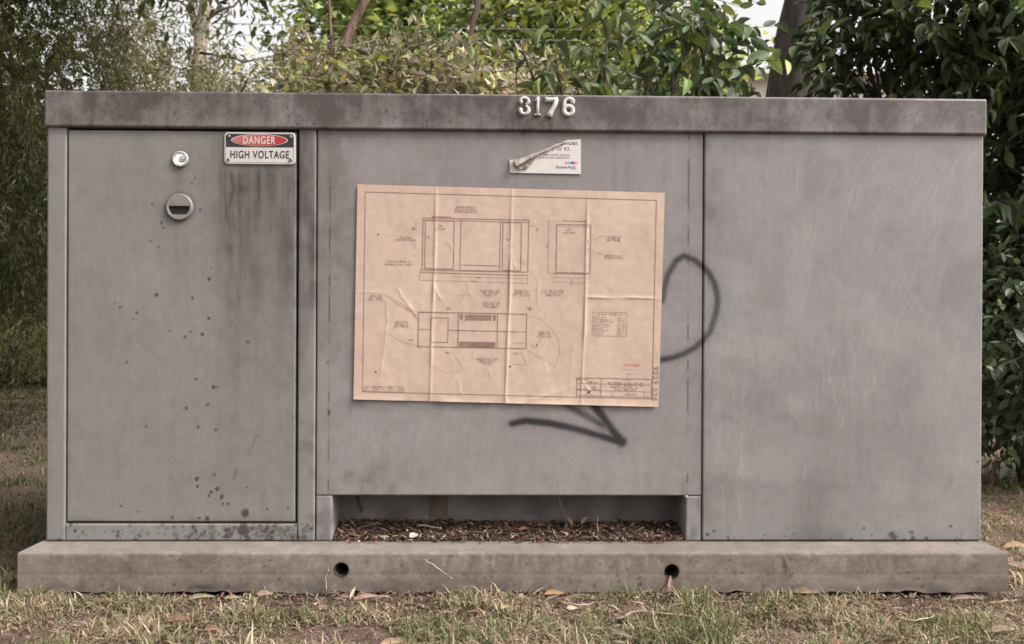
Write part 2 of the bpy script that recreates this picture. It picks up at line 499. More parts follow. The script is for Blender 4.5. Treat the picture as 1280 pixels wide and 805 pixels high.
def weather(part, V):
    px, py, _ = to_px(V)
    f1 = fbm(px / 60, py / 60, 5); f2 = fbm(px / 14 + 9, py / 18 + 4, 4); st = fbm(px / 5 + 30, py / 110, 4); st2 = fbm(px / 16 + 70, py / 170 + 5, 4)
    grit = fbm(px / 2.2, py / 2.2, 2)
    f1, f2, st, st2 = (np.clip(0.5 + (q - 0.5) * 1.9, 0, 1) for q in (f1, f2, st, st2))
    dirt = 0.05 + 0.16 * np.clip(f1 - 0.45, 0, 1) + 0.10 * np.clip(f2 - 0.5, 0, 1)
    pale = np.zeros(px.shape); rust = np.zeros(px.shape); spray = np.zeros(px.shape)
    if part == 'lid':
        top = 110 + (px - 54) * 0.0119
        v = (py - top) / 47.0
        dirt = 0.69 + 0.40 * (f1 - 0.5) + 0.30 * (f2 - 0.5) + 0.14 * (st - 0.5) + 0.22 * (grit - 0.5)
        dirt += 0.12 * (1 - sst(0.0, 0.5, v)) - 0.16 * sst(0.55, 1.0, v)
        dirt -= 0.10 * sst(700, 1230, px)
        dirt += 0.20 * np.exp(-((px - 645) / 18) ** 2) * sst(0.2, 0.6, v) * st
        for x in (655, 676, 688, 712): dirt += 0.16 * np.exp(-((px - x) / 4.5) ** 2) * sst(0.6, 0.75, v) * (1 - sst(0.75, 1.05, v) * 0.6)
        dirt += spots(px, py, LID_SPOTS, 0.30)
        dirt = np.where(v < 0.035, dirt * 0.35, dirt)
        pale = np.where(v < 0.035, 0.45 * f2, 0) + 0.20 * np.clip(f2 - 0.62, 0, 1) * sst(0.3, 0.9, v)  # worn top edge, with the bevel's catch of sky light painted pale
        dirt = np.clip(dirt, 0.10, 0.86)
    elif part in ('door', 'frame'):
        m = sst(215, 320, px)
        fade = 1 - 0.8 * sst(230, 520, py)
        dirt += 0.07 + m * fade * (0.42 * np.clip(st2 - 0.35, 0, 1) + 0.24 * np.clip(st - 0.42, 0, 1) + 0.18 * f2 + 0.10)
        if part == 'door':
            dirt += 0.14 * np.exp(-((px - 294) / 30) ** 2) * sst(200, 225, py) * (1 - sst(240, 420, py)) * (0.4 + st)
            for (rx, y0_, y1_, wd_, s_) in ((287, 205, 420, 3.2, .30), (292, 206, 330, 2.0, .26), (300, 206, 500, 2.6, .22), (281, 207, 300, 4, .18), (309, 207, 380, 2.2, .16), (322, 206, 300, 3.0, .14), (338, 206, 420, 2.4, .14), (352, 206, 350, 3.5, .14), (361, 206, 520, 2.6, .18), (296, 330, 560, 3.5, .14), (270, 240, 400, 5, .10)):
                wob = 5.0 * (fbm(py / 38 + rx, py * 0 + 1.7, 3) - 0.5)
                dirt += 0.62 * s_ * np.exp(-((px - rx - wob) / (wd_ * 1.5)) ** 2) * sst(y0_, y0_ + 14, py) * (1 - sst(y0_ + 0.35 * (y1_ - y0_), y1_, py)) * (0.25 + 1.3 * vnoise(px / 1.6, py / 13))
            dirt += 0.12 * np.exp(-((px - 326) / 46) ** 2) * sst(198, 225, py) * (1 - sst(212, 300, py)) * (0.2 + st)
            dirt += 0.26 * np.exp(-((px - 224) / 7) ** 2) * sst(203, 213, py) * (1 - sst(225, 252, py))
            dirt += 0.14 * np.exp(-((px - 223) / 15) ** 2) * sst(262, 280, py) * (1 - sst(290, 420, py)) * (0.4 + st)
            d = np.hypot(px - 225, py - 259); dirt += 0.30 * np.exp(-((d - 17) / 4.0) ** 2)
            d = np.hypot(px - 226, py - 199); dirt += 0.28 * np.exp(-((d - 10) / 3.0) ** 2)
            dirt += spots(px, py, SPOTS, 0.82)
            dd, u = seg_d(px, py, [(321, 544), (310.6, 568)]); dirt += 0.35 * np.exp(-(dd / 0.8) ** 2)
            dd, u = seg_d(px, py, [(296, 585), (291.6, 598.5)]); dirt += 0.40 * np.exp(-(dd / 0.9) ** 2)
            rust = spots(px, py, [(290, 403, 1.8), (318, 358, 1.0), (238, 415, 1.2)], 0.7)
            dirt += 0.25 * sst(640, 656, py) * f2
            dirt += 0.22 * (np.exp(-(px - 83) / 4.0) + np.exp(-(370 - px) / 4.0)) * f2
            dirt += 0.10 * np.exp(-((py - 163) / 5) ** 2)
        else:
            dirt += spots(px, py, FRAME_SPOTS, 0.66) * (0.5 + f2)
            dirt += 0.42 * np.clip(f2 - 0.42, 0, 1) * sst(652, 660, py) * sst(180, 330, px) * 1.6
            dirt += 0.30 * np.clip(st2 - 0.4, 0, 1) * sst(370, 374, px)
            dirt += 0.4 * np.clip(f2 - 0.45, 0, 1) * sst(370, 374, px) * sst(200, 640, py)
    elif part == 'center':
        dirt -= 0.03
        e = np.exp(-np.abs(px - 396) / 12) + np.exp(-np.abs(px - 879) / 9)
        dirt += 0.22 * e * (0.3 + st2)
        dirt += 0.30 * np.clip(f1 - 0.40, 0, 1) * np.exp(-np.abs(px - 405) / 50)
        dirt += 0.15 * np.exp(-np.abs(py - 168) / 7) * (0.3 + f2)
        dirt += 0.40 * np.exp(-np.hypot((px - 470) / 60, (py - 600) / 22) ** 2) * f2
        dirt += 0.26 * np.exp(-np.hypot((px - 850) / 22, (py - 600) / 30) ** 2) * f2
        dirt += 0.16 * np.clip(st2 - 0.45, 0, 1) * (1 - sst(200, 330, py))
        dirt += 0.10 * np.exp(-np.abs(py - 512) / 10) * sst(440, 460, px) * (1 - sst(800, 830, px)) * f2
        tide = 512 + 22 * (fbm(px / 34 + 12, px * 0 + 4, 4) - 0.35) * np.exp(-((px - 490) / 70) ** 2)
        dirt += 0.13 * sst(tide + 1.5, tide - 1.5, py) * sst(425, 445, px) * (1 - sst(560, 640, px)) * sst(490, 498, py) * (0.6 + f2)
        dirt += 0.09 * (1 - sst(200, 520, py)) + 0.10 * np.exp(-np.abs(px - 436) / 12) * sst(225, 260, py) * (1 - sst(500, 520, py)) * f2
        dirt += 0.12 * sst(0.53, 0.57, fbm(px / 46 + 81, py / 40 + 2, 5)) * np.exp(-np.abs(px - 425) / 30)
        dirt += 0.10 * np.exp(-np.hypot((px - 800) / 55, (py - 490) / 40) ** 2) * (0.5 + f1)
        lx = 413 - (py - 170) * 0.006
        dash = sst(0.46, 0.58, vnoise(py / 11, py * 0 + 3.3))
        dirt += (0.18 + 0.45 * dash) * np.exp(-((px - lx) / 0.9) ** 2) * sst(195, 240, py)
        lx = 861 - (py - 170) * 0.004
        dash = sst(0.44, 0.56, vnoise(py / 13 + 50, py * 0 + 8.3))
        dirt += (0.14 + 0.58 * dash) * np.exp(-((px - lx) / 0.95) ** 2)
        dirt += spots(px, py, CENTER_SPOTS[:4], 0.75) + spots(px, py, CENTER_SPOTS[4:], 0.12)
        spray = spray_field(px, py)
        pale = 0.20 * np.clip(f1 - 0.52, 0, 1)
    elif part == 'right':
        dirt += 0.01 + 0.10 * np.clip(f1 - 0.45, 0, 1)
        dirt += 0.48 * np.exp(-(px - 879) / 15) * (1 - sst(260, 420, py) * 0.8) * (0.3 + f2)
        dirt += 0.12 * np.exp(-np.abs(py - 170) / 12) * (0.3 + st)
        dirt += 0.10 * np.clip(st2 - 0.52, 0, 1)
        dirt += 0.30 * np.exp(-(677 - py) / 5.0) * f2 + 0.20 * np.exp(-(1229 - px) / 4.0) * f2
        dirt += 0.18 * sst(620, 680, py) * f1
        dirt += spots(px, py, RIGHT_SPOTS, 0.7)
        pale = pale_field(px, py, PALE) 
        cloud = fbm(px / 120 + 31, py / 80 + 8, 6)
        pale += 0.12 * sst(0.46, 0.62, cloud) * (0.5 + f2) + 0.13 * sst(0.42, 0.60, fbm(px / 60 + 3, py / 50 + 80, 6)) * np.exp(-((py - 440) / 55) ** 2)
        dirt += 0.07 * sst(0.56, 0.40, cloud) * sst(430, 520, py)
        spray = spray_field(px, py)
    elif part == 'jamb':
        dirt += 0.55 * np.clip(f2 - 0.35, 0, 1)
    dirt = dirt + 0.05 * (grit - 0.5)
    return dict(tint=np.full(px.shape, dict(lid=0.95, center=1.0, right=0.5, door=0.1, frame=0.25, jamb=0.6)[part]), dirt=np.clip(dirt, 0, 0.9), pale=np.clip(pale, 0, 0.8), rust=rust, spray=spray)

def panel(name, part, x0, x1, z0, z1, y, parent, res=0.003, b=0.0025, thick=0.02, warp=0.0012):
    xs = np.concatenate([[x0], np.linspace(x0 + b, x1 - b, max(2, int((x1 - x0 - 2 * b) / res))), [x1]])
    zs = np.concatenate([[z0], np.linspace(z0 + b, z1 - b, max(2, int((z1 - z0 - 2 * b) / res))), [z1]])
    X, Z = np.meshgrid(xs, zs, indexing='ij')
    Y = np.full(X.shape, y) - warp * (fbm(X * 2.4 + 11, Z * 2.4 + 5, 2) - 0.5) * 2
    Y[0, :] += b; Y[-1, :] += b; Y[:, 0] += b; Y[:, -1] += b
    nx, nz = X.shape
    V = np.stack([X, Y, Z], -1).reshape(-1, 3)
    Fq = grid_faces(nx, nz)
    ring = np.concatenate([np.arange(nx) * nz, (nx - 1) * nz + np.arange(1, nz), (np.arange(nx - 2, -1, -1)) * nz + nz - 1, np.arange(nz - 2, 0, -1)])
    R = V[ring].copy(); R[:, 1] = y + thick
    n0 = len(V); k = len(ring); j = np.arange(k)
    side = np.stack([ring[j], n0 + j, n0 + (j + 1) % k, ring[(j + 1) % k]], -1)
    V = np.concatenate([V, R])
    A = weather(part, V)
    o = link(name, np_mesh(name, V - origin(parent), np.concatenate([Fq, side]), False, A), PAINT, parent)
    return o

# carcass behind the front panels (sides, back, roof plate) with the vent recess left open
X0, X1, ZB, ZT = -1.290, 1.290, 0.150, 1.290
DEP = 0.90
b = MB()
b.box(X0, X0 + 0.004, 0.021, DEP, ZB, ZT)
b.box(X1 - 0.004, X1, 0.021, DEP, ZB, ZT)
b.box(X0 + 0.004, X1 - 0.004, DEP - 0.004, DEP, ZB, ZT)
b.build('side_and_back_walls', PAINT, ROOT)
b = MB()
b.box(X0 + 0.006, -0.5175, 0.0225, 0.030, ZB, ZT)
b.box(-0.5175, 0.470, 0.0225, 0.030, 0.284, ZT)
b.box(0.470, X1 - 0.006, 0.0225, 0.030, ZB, ZT)
tag(b.build('inner_backing', BLACK, ROOT), 'dark interior seen through the door gaps')

# door frame members (stiles and rails around the door)
DX0, DX1, DZ0, DZ1 = -1.2345, -0.6135, 0.204, 1.2745
fr = 0.0042
panel('frame_stile', 'frame', X0, DX0 - fr, ZB + 0.002, 1.296, 0.0, ROOT)
panel('frame_stile', 'frame', DX1 + 0.0068, -0.5595, ZB + 0.002, 1.296, 0.0, ROOT)
panel('frame_rail', 'frame', DX0 - fr + 0.0005, DX1 + 0.0063, ZB + 0.002, DZ0 - 0.0056, 0.0004, ROOT)
door = panel('door', 'door', DX0, DX1, DZ0, DZ1, 0.001, ROOT, res=0.0021)
panel('centre_panel', 'center', -0.5565, 0.5075, 0.2765, 1.296, 0.003, ROOT, res=0.0022)
panel('right_panel', 'right', 0.5102, X1, ZB + 0.003, 1.296, 0.0, ROOT)
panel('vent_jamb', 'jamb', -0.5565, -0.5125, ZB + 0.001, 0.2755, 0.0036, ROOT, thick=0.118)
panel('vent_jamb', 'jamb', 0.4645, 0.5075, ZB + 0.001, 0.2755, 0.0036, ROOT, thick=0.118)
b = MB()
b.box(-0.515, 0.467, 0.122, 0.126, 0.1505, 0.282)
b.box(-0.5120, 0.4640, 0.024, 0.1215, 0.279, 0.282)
b.build('vent_recess_lining', simple('shaded_grimy_paint', (0.115, 0.103, 0.098), 0.7, 0.35, 14), ROOT)  # recess shade painted into the lining along with its grime
wb = at(858, 621.5, 0.0)
b = MB(); b.disc((wb[0], wb[2]), 0.0058, -0.0035, 0.004, 12, 0.003); b.build('weld_bead', PAINT, ROOT, True)
b = MB()                                   # a bent bracket and a rust-brown plate on the back of the recess
P = [at(447, 621, 0.118), at(449, 629, 0.118), at(453, 636, 0.116), at(451, 640, 0.114)]
b.tube(P, 0.004, 6)
b.build('vent_hook', DARKMETAL, ROOT)
b = MB()
q0 = at(537, 646, 0.1205); q1 = at(560, 621, 0.1205)
b.box(q0[0], q1[0], 0.1185, 0.1215, q0[2], q1[2])
b.build('vent_patch', simple('brown_stained_plate', (0.10, 0.078, 0.06), 0.8, 0.3, 30), ROOT)

# lid
LX0, LX1, LZ0, LZ1, LY = -1.2945, 1.2945, 1.2810, 1.3800, -0.010
lid = panel('lid', 'lid', LX0, LX1, LZ0, LZ1, LY, ROOT, b=0.004, thick=0.02, warp=0.0008)
b = MB()
b.box(LX0 + 0.0005, LX1 - 0.0005, LY + 0.0195, DEP + 0.016, LZ0 + 0.001, LZ1 - 0.0005)
b.build('lid_top', PAINT, lid)

# --- cast numerals 3 1 7 6 on the lid
def numeral_mat():
    return simple('painted_cast_metal', (0.46, 0.415, 0.395), 0.45, 0.14, 90, 0.0, 0.5, 0.15)
NUM = numeral_mat()
def stroke_mesh(mb, pts, widths, y, depth, n=4, cap=True):
    """raised stroke with a domed section; pts in (X,Z)"""
    pts = np.asarray(pts, float); widths = np.asarray(widths, float)
    T = np.gradient(pts, axis=0); T /= np.linalg.norm(T, axis=1)[:, None]
    Nn = np.stack([-T[:, 1], T[:, 0]], -1)
    prof = [(-1.0, 0.0), (-0.96, 0.55), (-0.55, 0.92), (0.0, 1.0), (0.55, 0.92), (0.96, 0.55), (1.0, 0.0)]
    V = []
    for p, nn, wd in zip(pts, Nn, widths):
        for (s, h) in prof:
            q = p + nn * s * wd / 2
            V.append((q[0], y - h * depth, q[1]))
    k = len(prof); F = []
    for i in range(len(pts) - 1):
        for j in range(k - 1):
            F.append((i * k + j, i * k + j + 1, (i + 1) * k + j + 1, (i + 1) * k + j))
    F.append(tuple(range(k))[::-1]); F.append(tuple((len(pts) - 1) * k + j for j in range(k)))
    mb.add(V, F)
def arc(cx, cy, rx, ry, a0, a1, n=14):
    a = np.radians(np.linspace(a0, a1, n)); return [(cx + rx * math.cos(t), cy + ry * math.sin(t)) for t in a]
def digit(ch, cx_px, top_px, bot_px, w_px):
    Y = LY
    c = at(cx_px, (top_px + bot_px) / 2, Y)
    H = (bot_px - top_px) / FPX * 2.453; Wd = w_px / FPX * 2.453
    def T(p): return [(c[0] + x * Wd / 2, c[2] + z * H / 2) for x, z in p]
    mb = MB(); s = Wd
    yb = LY + 0.001; dp = 0.0085
    if ch == '3':
        top = [(-0.72, 0.42)] + arc(0.02, 0.50, 0.66, 0.36, 165, -75, 16)
        bot = arc(0.02, -0.42, 0.70, 0.43, 78, -150, 18) + [(-0.66, -0.40)]
        w1 = np.interp(np.linspace(0, 1, len(top)), [0, .1, .4, .7, 1], [.34, .30, .26, .34, .20]) * s
        w2 = np.interp(np.linspace(0, 1, len(bot)), [0, .35, .7, .9, 1], [.20, .36, .28, .32, .36]) * s
        stroke_mesh(mb, T(top), w1, yb, dp); stroke_mesh(mb, T(bot), w2, yb, dp * 0.98)
        mb.disc(T([(-0.62, 0.44)])[0], 0.19 * s, yb - dp * 0.95, yb, 12, 0.003)
        mb.disc(T([(-0.62, -0.42)])[0], 0.19 * s, yb - dp * 0.95, yb, 12, 0.003)
    if ch == '1':
        stroke_mesh(mb, T([(0.14, 1.0), (0.14, 0.5), (0.12, 0), (0.10, -0.96)]), np.array([.44, .42, .40, .42]) * s, yb, dp)
        stroke_mesh(mb, T([(0.22, 0.93), (-0.3, 0.70), (-0.80, 0.50)]), np.array([.30, .26, .10]) * s, yb, dp * 0.9)
        stroke_mesh(mb, T([(-0.92, -0.92), (-0.4, -0.90), (0.1, -0.86), (0.6, -0.90), (1.0, -0.94)]), np.array([.16, .24, .44, .24, .16]) * s, yb, dp * 0.95)
    if ch == '7':
        stroke_mesh(mb, T([(-0.97, 0.78), (-0.4, 0.74), (0.3, 0.78), (0.97, 0.86)]), np.array([.42, .34, .30, .30]) * s, yb, dp * 0.96)
        stroke_mesh(mb, T([(0.82, 0.85), (0.52, 0.25), (0.10, -0.30), (-0.16, -0.65), (-0.34, -1.0)]), np.array([.30, .34, .36, .40, .52]) * s, yb, dp)
    if ch == '6':
        st_ = [(0.66, 0.50)] + arc(0.08, 0.30, 0.72, 0.56, 25, 180, 14)[1:] + [(-0.66, -0.10)] + arc(0.0, -0.40, 0.68, 0.46, 175, 540, 26)
        wv = np.interp(np.linspace(0, 1, len(st_)), [0, .05, .2, .4, .6, .8, 1], [.36, .34, .26, .36, .32, .36, .30]) * s
        stroke_mesh(mb, T(st_), wv, yb, dp)
        mb.disc(T([(0.62, 0.50)])[0], 0.19 * s, yb - dp * 0.95, yb, 12, 0.003)
    o = mb.build('digit', NUM, lid, smooth=True)
    tag(o, 'raised white cast numeral %s' % ch)
    return o
digit('3', 655.3, 121, 144.5, 15.0)
digit('1', 671.5, 121.5, 145, 9.5)
digit('7', 689, 122, 146, 17)
digit('6', 710.5, 122, 145.2, 16.5)

# --- lock and handle on the door
CHROME = simple('worn_chrome', (0.72, 0.70, 0.68), 0.28, 0.08, 40, 0.85, 0.5)
lc = at(226, 199, 0.0)
b = MB()
th = np.linspace(0, 2 * np.pi, 29)[:-1]
def ring(mb, c, r0, r1, y0, y1, n=32, mi=0):
    """annular washer: inner radius r0, outer r1, front y0, back y1, rounded front"""
    t = np.arange(n) / n * 2 * np.pi
    prof = [(r1, y1), (r1, y0 + 0.002), (r1 - 0.0018, y0), (r0 + 0.0014, y0), (r0, y0 + 0.0015), (r0, y1)]
    V = []; F = []
    for (r, y) in prof: V += [(c[0] + r * math.cos(a), y, c[1] + r * math.sin(a)) for a in t]
    for i in range(len(prof) - 1):
        for j in range(n):
            k = (j + 1) % n; F.append((i * n + j, i * n + k, (i + 1) * n + k, (i + 1) * n + j))
    mb.add(V, F, mi)
ring(b, (lc[0], lc[2]), 0.0165, 0.0215, -0.0075, 0.001)
b.disc((lc[0], lc[2]), 0.0162, -0.0050, 0.0, 28, 0.001, 1)
b.disc((lc[0] + 0.0055, lc[2] - 0.001), 0.0082, -0.0062, -0.0049, 20, 0.0008, 2)
b.disc((lc[0] + 0.0055, lc[2] - 0.001), 0.0062, -0.0072, -0.0061, 20, 0.0006, 0)
b.box(lc[0] + 0.0045, lc[0] + 0.0105, -0.0078, -0.0071, lc[2] - 0.002, lc[2] - 0.0002, 0, 2)
lk = b.build('lock', [simple('lock_ring', (0.44, 0.41, 0.40), 0.4, 0.1, 40, 0.3), simple('lock_face', (0.80, 0.78, 0.76), 0.35, 0.05, 40, 0.1), DARKMETAL], door)
tag(lk, 'round chromed cylinder lock with an off-centre key slot')
hc = at(225, 259, 0.0)
b = MB()
R = 0.0365
ang = np.arange(48) / 48 * 2 * np.pi
hx, hz = 0.0, -0.0095
def dhole(a):       # D shaped opening, seen from its own centre
    dx, dz = math.cos(a), math.sin(a)
    best = 1e9
    if dz > 1e-6: best = min(best, (0.0028 - hz) / dz)
    if dz < -1e-6: best = min(best, (-0.0205 - hz) / dz)
    r = 0.0285   # round side of the D
    B = 2 * (hx * dx + hz * dz); Cc = hx * hx + hz * hz - r * r
    best = min(best, (-B + math.sqrt(B * B - 4 * Cc)) / 2)
    return (hc[0] + hx + dx * best, hc[2] + hz + dz * best)
def outer(a, r):
    dx, dz = math.cos(a), math.sin(a)
    B = 2 * (hx * dx + hz * dz); Cc = hx * hx + hz * hz - r * r
    q = (-B + math.sqrt(B * B - 4 * Cc)) / 2
    return (hc[0] + hx + dx * q, hc[2] + hz + dz * q)
loops = [([outer(a, R) for a in ang], 0.001), ([outer(a, R) for a in ang], -0.005), ([outer(a, R - 0.003) for a in ang], -0.0085),
         ([dhole(a) for a in ang], -0.0075), ([dhole(a) for a in ang], -0.001)]
V = []; F = []
for L_, y in loops: V += [(p[0], y, p[1]) for p in L_]
for i in range(len(loops) - 1):
    for j in range(48):
        k = (j + 1) % 48; F.append((i * 48 + j, i * 48 + k, (i + 1) * 48 + k, (i + 1) * 48 + j))
b.add(V, F, 0)
b.add([(p[0], -0.0012, p[1]) for p in loops[-1][0]], [tuple(range(48))], 1)
tag(b.build('recessed_handle', [simple('handle_grey', (0.175, 0.157, 0.152), 0.5, 0.15, 50), BLACK], door), 'round recessed pull handle with a dark half-moon opening')

# ------------------------------------------------------------------ concrete plinth
PX0, PX1, PYF, PZT, PZB = -1.303, 1.297, -0.120, 0.150, 0.046
pl = empty('concrete_plinth', (0, 0, GZ))
tag(pl, 'long low concrete plinth with two round drain holes under the cabinet', 'plinth')
xs = np.linspace(PX0, PX1, 521); ts = np.linspace(0, 1, 40)
# profile runs from bottom front edge, up the face, over the rounded arris and back along the top
prof = []
for z in np.linspace(PZB, PZT - 0.006, 22): prof.append((PYF, z))
for a in np.linspace(0, 90, 5)[1:-1]: prof.append((PYF + 0.006 - 0.006 * math.cos(rad(a)), PZT - 0.006 + 0.006 * math.sin(rad(a))))
for y in np.linspace(PYF + 0.006, 0.13, 26): prof.append((y, PZT))
prof = np.array(prof); npf = len(prof)
X = np.repeat(xs[:, None], npf, 1); Y = np.repeat(prof[None, :, 0], len(xs), 0).copy(); Z = np.repeat(prof[None, :, 1], len(xs), 0).copy()
front = (np.arange(npf) < 22)[None, :]; arr = ((np.arange(npf) >= 19) & (np.arange(npf) < 27))[None, :]
chip = np.clip(fbm(X * 34, Z * 34 + Y * 34, 4) - 0.60, 0, 1) * 0.016
Y += np.where(front, 0.0009 * (fbm(X * 12, Z * 20, 3) - 0.5) + np.where((Z > 0.091) & (Z < 0.0935), 0.0008, 0), 0)
Y += np.where(arr, chip * 0.5, 0); Z -= np.where(arr, chip * 0.4, 0)
Z += np.where(~front, 0.0008 * (fbm(X * 18, Y * 18, 3) - 0.5), 0)
Z[:, 0] += 0.014 * np.clip(fbm(X[:, 0] * 7 + 3, X[:, 0] * 0 + 2, 3) - 0.5, 0, 1) + 0.006 * (vnoise(X[:, 0] * 40, X[:, 0] * 0) - 0.5)
Z[:, 1] = np.maximum(Z[:, 1], Z[:, 0] + 0.001)
ed = np.minimum(np.abs(xs - PX0), np.abs(xs - PX1))
V = np.stack([X, Y, Z], -1).reshape(-1, 3)
Fq = grid_faces(len(xs), npf)
HOLES = [at(427, 712, PYF), at(840, 714, PYF)]
HR = 0.0195
cen = V[Fq].mean(1)
kill = np.zeros(len(Fq), bool)
for h in HOLES:
    isf = cen[:, 1] < PYF + 0.01
    inside = (np.hypot(cen[:, 0] - h[0], cen[:, 2] - h[2]) < HR) & isf
    kv = np.unique(Fq[inside]); ov = np.unique(Fq[~inside]); bd = np.intersect1d(kv, ov)
    d = V[bd] - h; r = np.hypot(d[:, 0], d[:, 2])
    V[bd, 0] = h[0] + d[:, 0] / r * HR; V[bd, 2] = h[2] + d[:, 2] / r * HR
    kill |= inside
Fq = Fq[~kill]
px, py, _ = to_px(V)
f1 = fbm(px / 50, py / 20, 4); f2 = fbm(px / 9, py / 9, 4)
dirt = 0.28 * np.clip(f1 - 0.42, 0, 1) + 0.10 * (V[:, 1] < PYF + .02) * sst(0.10, 0.055, V[:, 2])
dirt += 1.0 * np.clip(fbm(px / 25 + 4, py / 12, 4) - 0.38, 0, 1) * sst(0.085, 0.05, V[:, 2])
dirt += 0.55 * np.exp(-np.hypot((px - 255) / 14, (py - 734) / 5) ** 2) + 0.6 * np.clip(f2 - 0.3, 0, 1) * np.exp(-np.hypot((px - 508) / 32, (py - 734) / 7) ** 2)
for h in ((427, 712), (840, 714)):
    dirt += 0.32 * np.exp(-((px - h[0] - 2 * np.sin(py / 6)) / 6) ** 2) * sst(h[1] + 6, h[1] + 14, py) * f2
    d = np.hypot(px - h[0], py - h[1]); dirt += 0.30 * np.exp(-((d - 10) / 3) ** 2) * f2
dirt += spots(px, py, [(103 + 1100 * sr.random(), 698 + 38 * sr.random(), 0.6 + 1.4 * sr.random() ** 3) for k in range(110)] + [(217, 731, 2), (801, 731, 2.5), (310, 730, 1.5), (533, 717, 1.5)], 0.6)
dirt += 0.20 * (V[:, 1] > -0.115) * np.exp(-np.abs(px - 660) / 300) * f1 + 0.25 * sst(-0.03, 0.0, V[:, 1]) * f1
pale = 0.55 * np.clip(fbm(px / 12 + 5, py / 30, 4) - 0.52, 0, 1) * np.exp(-np.abs(px - 620) / 120) * 2 + 0.9 * np.clip(fbm(px / 40 + 50, py / 14, 5) - 0.52, 0, 1) * sst(950, 1050, px)
pale += 0.35 * np.exp(-((V[:, 2] - 0.0915) / 0.0012) ** 2) * np.clip(f1, 0, 1) * (V[:, 1] < PYF + .01)
pale += 0.22 * sst(-0.1185, -0.112, V[:, 1]) * (0.5 + f2)
for k in range(46):
    sx_ = 440 + 400 * sr.random() if k < 30 else 900 + 340 * sr.random(); yy = 692 + 4 * sr.random(); pale += (0.10 + 0.25 * sr.random()) * np.exp(-((px - sx_ - 2 * np.sin(py / 9 + k)) / (1.0 + 2.5 * sr.random())) ** 2) * sst(yy, yy + 4, py) * (1 - sst(yy + 10, yy + 14 + 30 * sr.random(), py)) * (V[:, 1] < PYF + .01)
pme = np_mesh('block', V - np.array(pl.location), Fq, False, dict(dirt=np.clip(dirt, 0, .85), pale=np.clip(pale, 0, .8)))
link('block', pme, CONC, pl)
b = MB()
b.box(PX0, PX0 + 0.004, PYF + 0.004, DEP + 0.12, PZB + 0.002, PZT - 0.003)
b.box(PX1 - 0.004, PX1, PYF + 0.004, DEP + 0.12, PZB + 0.002, PZT - 0.003)
b.box(PX0 + 0.004, PX1 - 0.004, 0.131, DEP + 0.12, PZB + 0.002, PZT - 0.001)
b.build('block_body', CONC, pl)
for h in HOLES:
    b = MB()
    t = np.arange(28) / 28 * 2 * np.pi
    V = []; F = []
    for y, r in ((PYF - 0.0005, HR + 0.0012), (PYF - 0.0012, HR - 0.001), (PYF + 0.13, HR - 0.002)):
        V += [(h[0] + r * math.cos(a), y, h[2] + r * math.sin(a)) for a in t]
    for i in range(2):
        for j in range(28): k = (j + 1) % 28; F.append((i * 28 + j, i * 28 + k, (i + 1) * 28 + k, (i + 1) * 28 + j))
    F.append(tuple(56 + j for j in range(28)))
    b.add(V, F)
    b.build('drain_hole', simple('dark_hole_concrete', (0.045, 0.036, 0.03), 0.9, 0.3, 50), pl)  # darker concrete tone inside the holes

# ------------------------------------------------------------------ text helper
def text_arrays(s, size=1.0, offset=0.0, space=1.0, align='CENTER', res=4):
    cu = bpy.data.curves.new('t', 'FONT'); cu.body = s; cu.size = size; cu.offset = offset; cu.space_character = space
    cu.align_x = align; cu.resolution_u = res
    o = bpy.data.objects.new('t', cu); col.objects.link(o)
    dg = bpy.context.evaluated_depsgraph_get(); dg.update()
    me = o.evaluated_get(dg).to_mesh()
    V = np.array([v.co[:] for v in me.vertices]).reshape(-1, 3); F = [tuple(p.vertices) for p in me.polygons]
    o.evaluated_get(dg).to_mesh_clear()
    bpy.data.objects.remove(o); bpy.data.curves.remove(cu)
    return V, F
def fit_text(mb, s, x0, x1, z0, z1, y, offset=0.0, space=1.0, mi=0, ang=0.0, shear=0.0):
    """puts a line of lettering into the rectangle x0..x1, z0..z1 on a wall plane"""
    V, F = text_arrays(s, 1.0, offset, space)
    lo = V.min(0); hi = V.max(0)
    u = (V[:, 0] - lo[0]) / (hi[0] - lo[0]); v = (V[:, 1] - lo[1]) / (hi[1] - lo[1])
    X = x0 + u * (x1 - x0) + shear * v * (z1 - z0); Z = z0 + v * (z1 - z0)
    if ang:
        cx, cz = (x0 + x1) / 2, (z0 + z1) / 2; c, s_ = math.cos(ang), math.sin(ang)
        X, Z = cx + (X - cx) * c - (Z - cz) * s_, cz + (X - cx) * s_ + (Z - cz) * c
    mb.add(np.stack([X, np.full(len(X), y) if np.isscalar(y) else y(X, Z), Z], -1), F, mi)

# ------------------------------------------------------------------ danger sign
SIGN_W = simple('sign_white_enamel', (0.46, 0.43, 0.415), 0.4, 0.05, 30)
SIGN_K = simple('sign_black_print', (0.022, 0.02, 0.02), 0.45, 0.15, 60)
def red_mat():
    m, t, p, o = new_mat('faded_red_enamel')
    g = N(t, 'ShaderNodeNewGeometry'); sx = N(t, 'ShaderNodeSeparateXYZ'); t.links.new(g.outputs['Position'], sx.inputs[0])
    mr = N(t, 'ShaderNodeMapRange'); mr.inputs[1].default_value = -0.79; mr.inputs[2].default_value = -0.64
    t.links.new(sx.outputs[0], mr.inputs[0])
    n = noise(t, 60, 4)
    c = ramp(t, mr.outputs[0], [(0.0, (0.38, 0.125, 0.105)), (0.55, (0.34, 0.05, 0.047)), (0.8, (0.30, 0.02, 0.025)), (1.0, (0.28, 0.015, 0.022))])
    c = mixc(t, 1.0, c, ramp(t, n, [(0.3, g3(0.9)), (0.7, g3(1.1))]), 'MULTIPLY')
    t.links.new(c, p.inputs['Base Color']); p.inputs['Roughness'].default_value = 0.4
    return m
SIGN_R = red_mat()
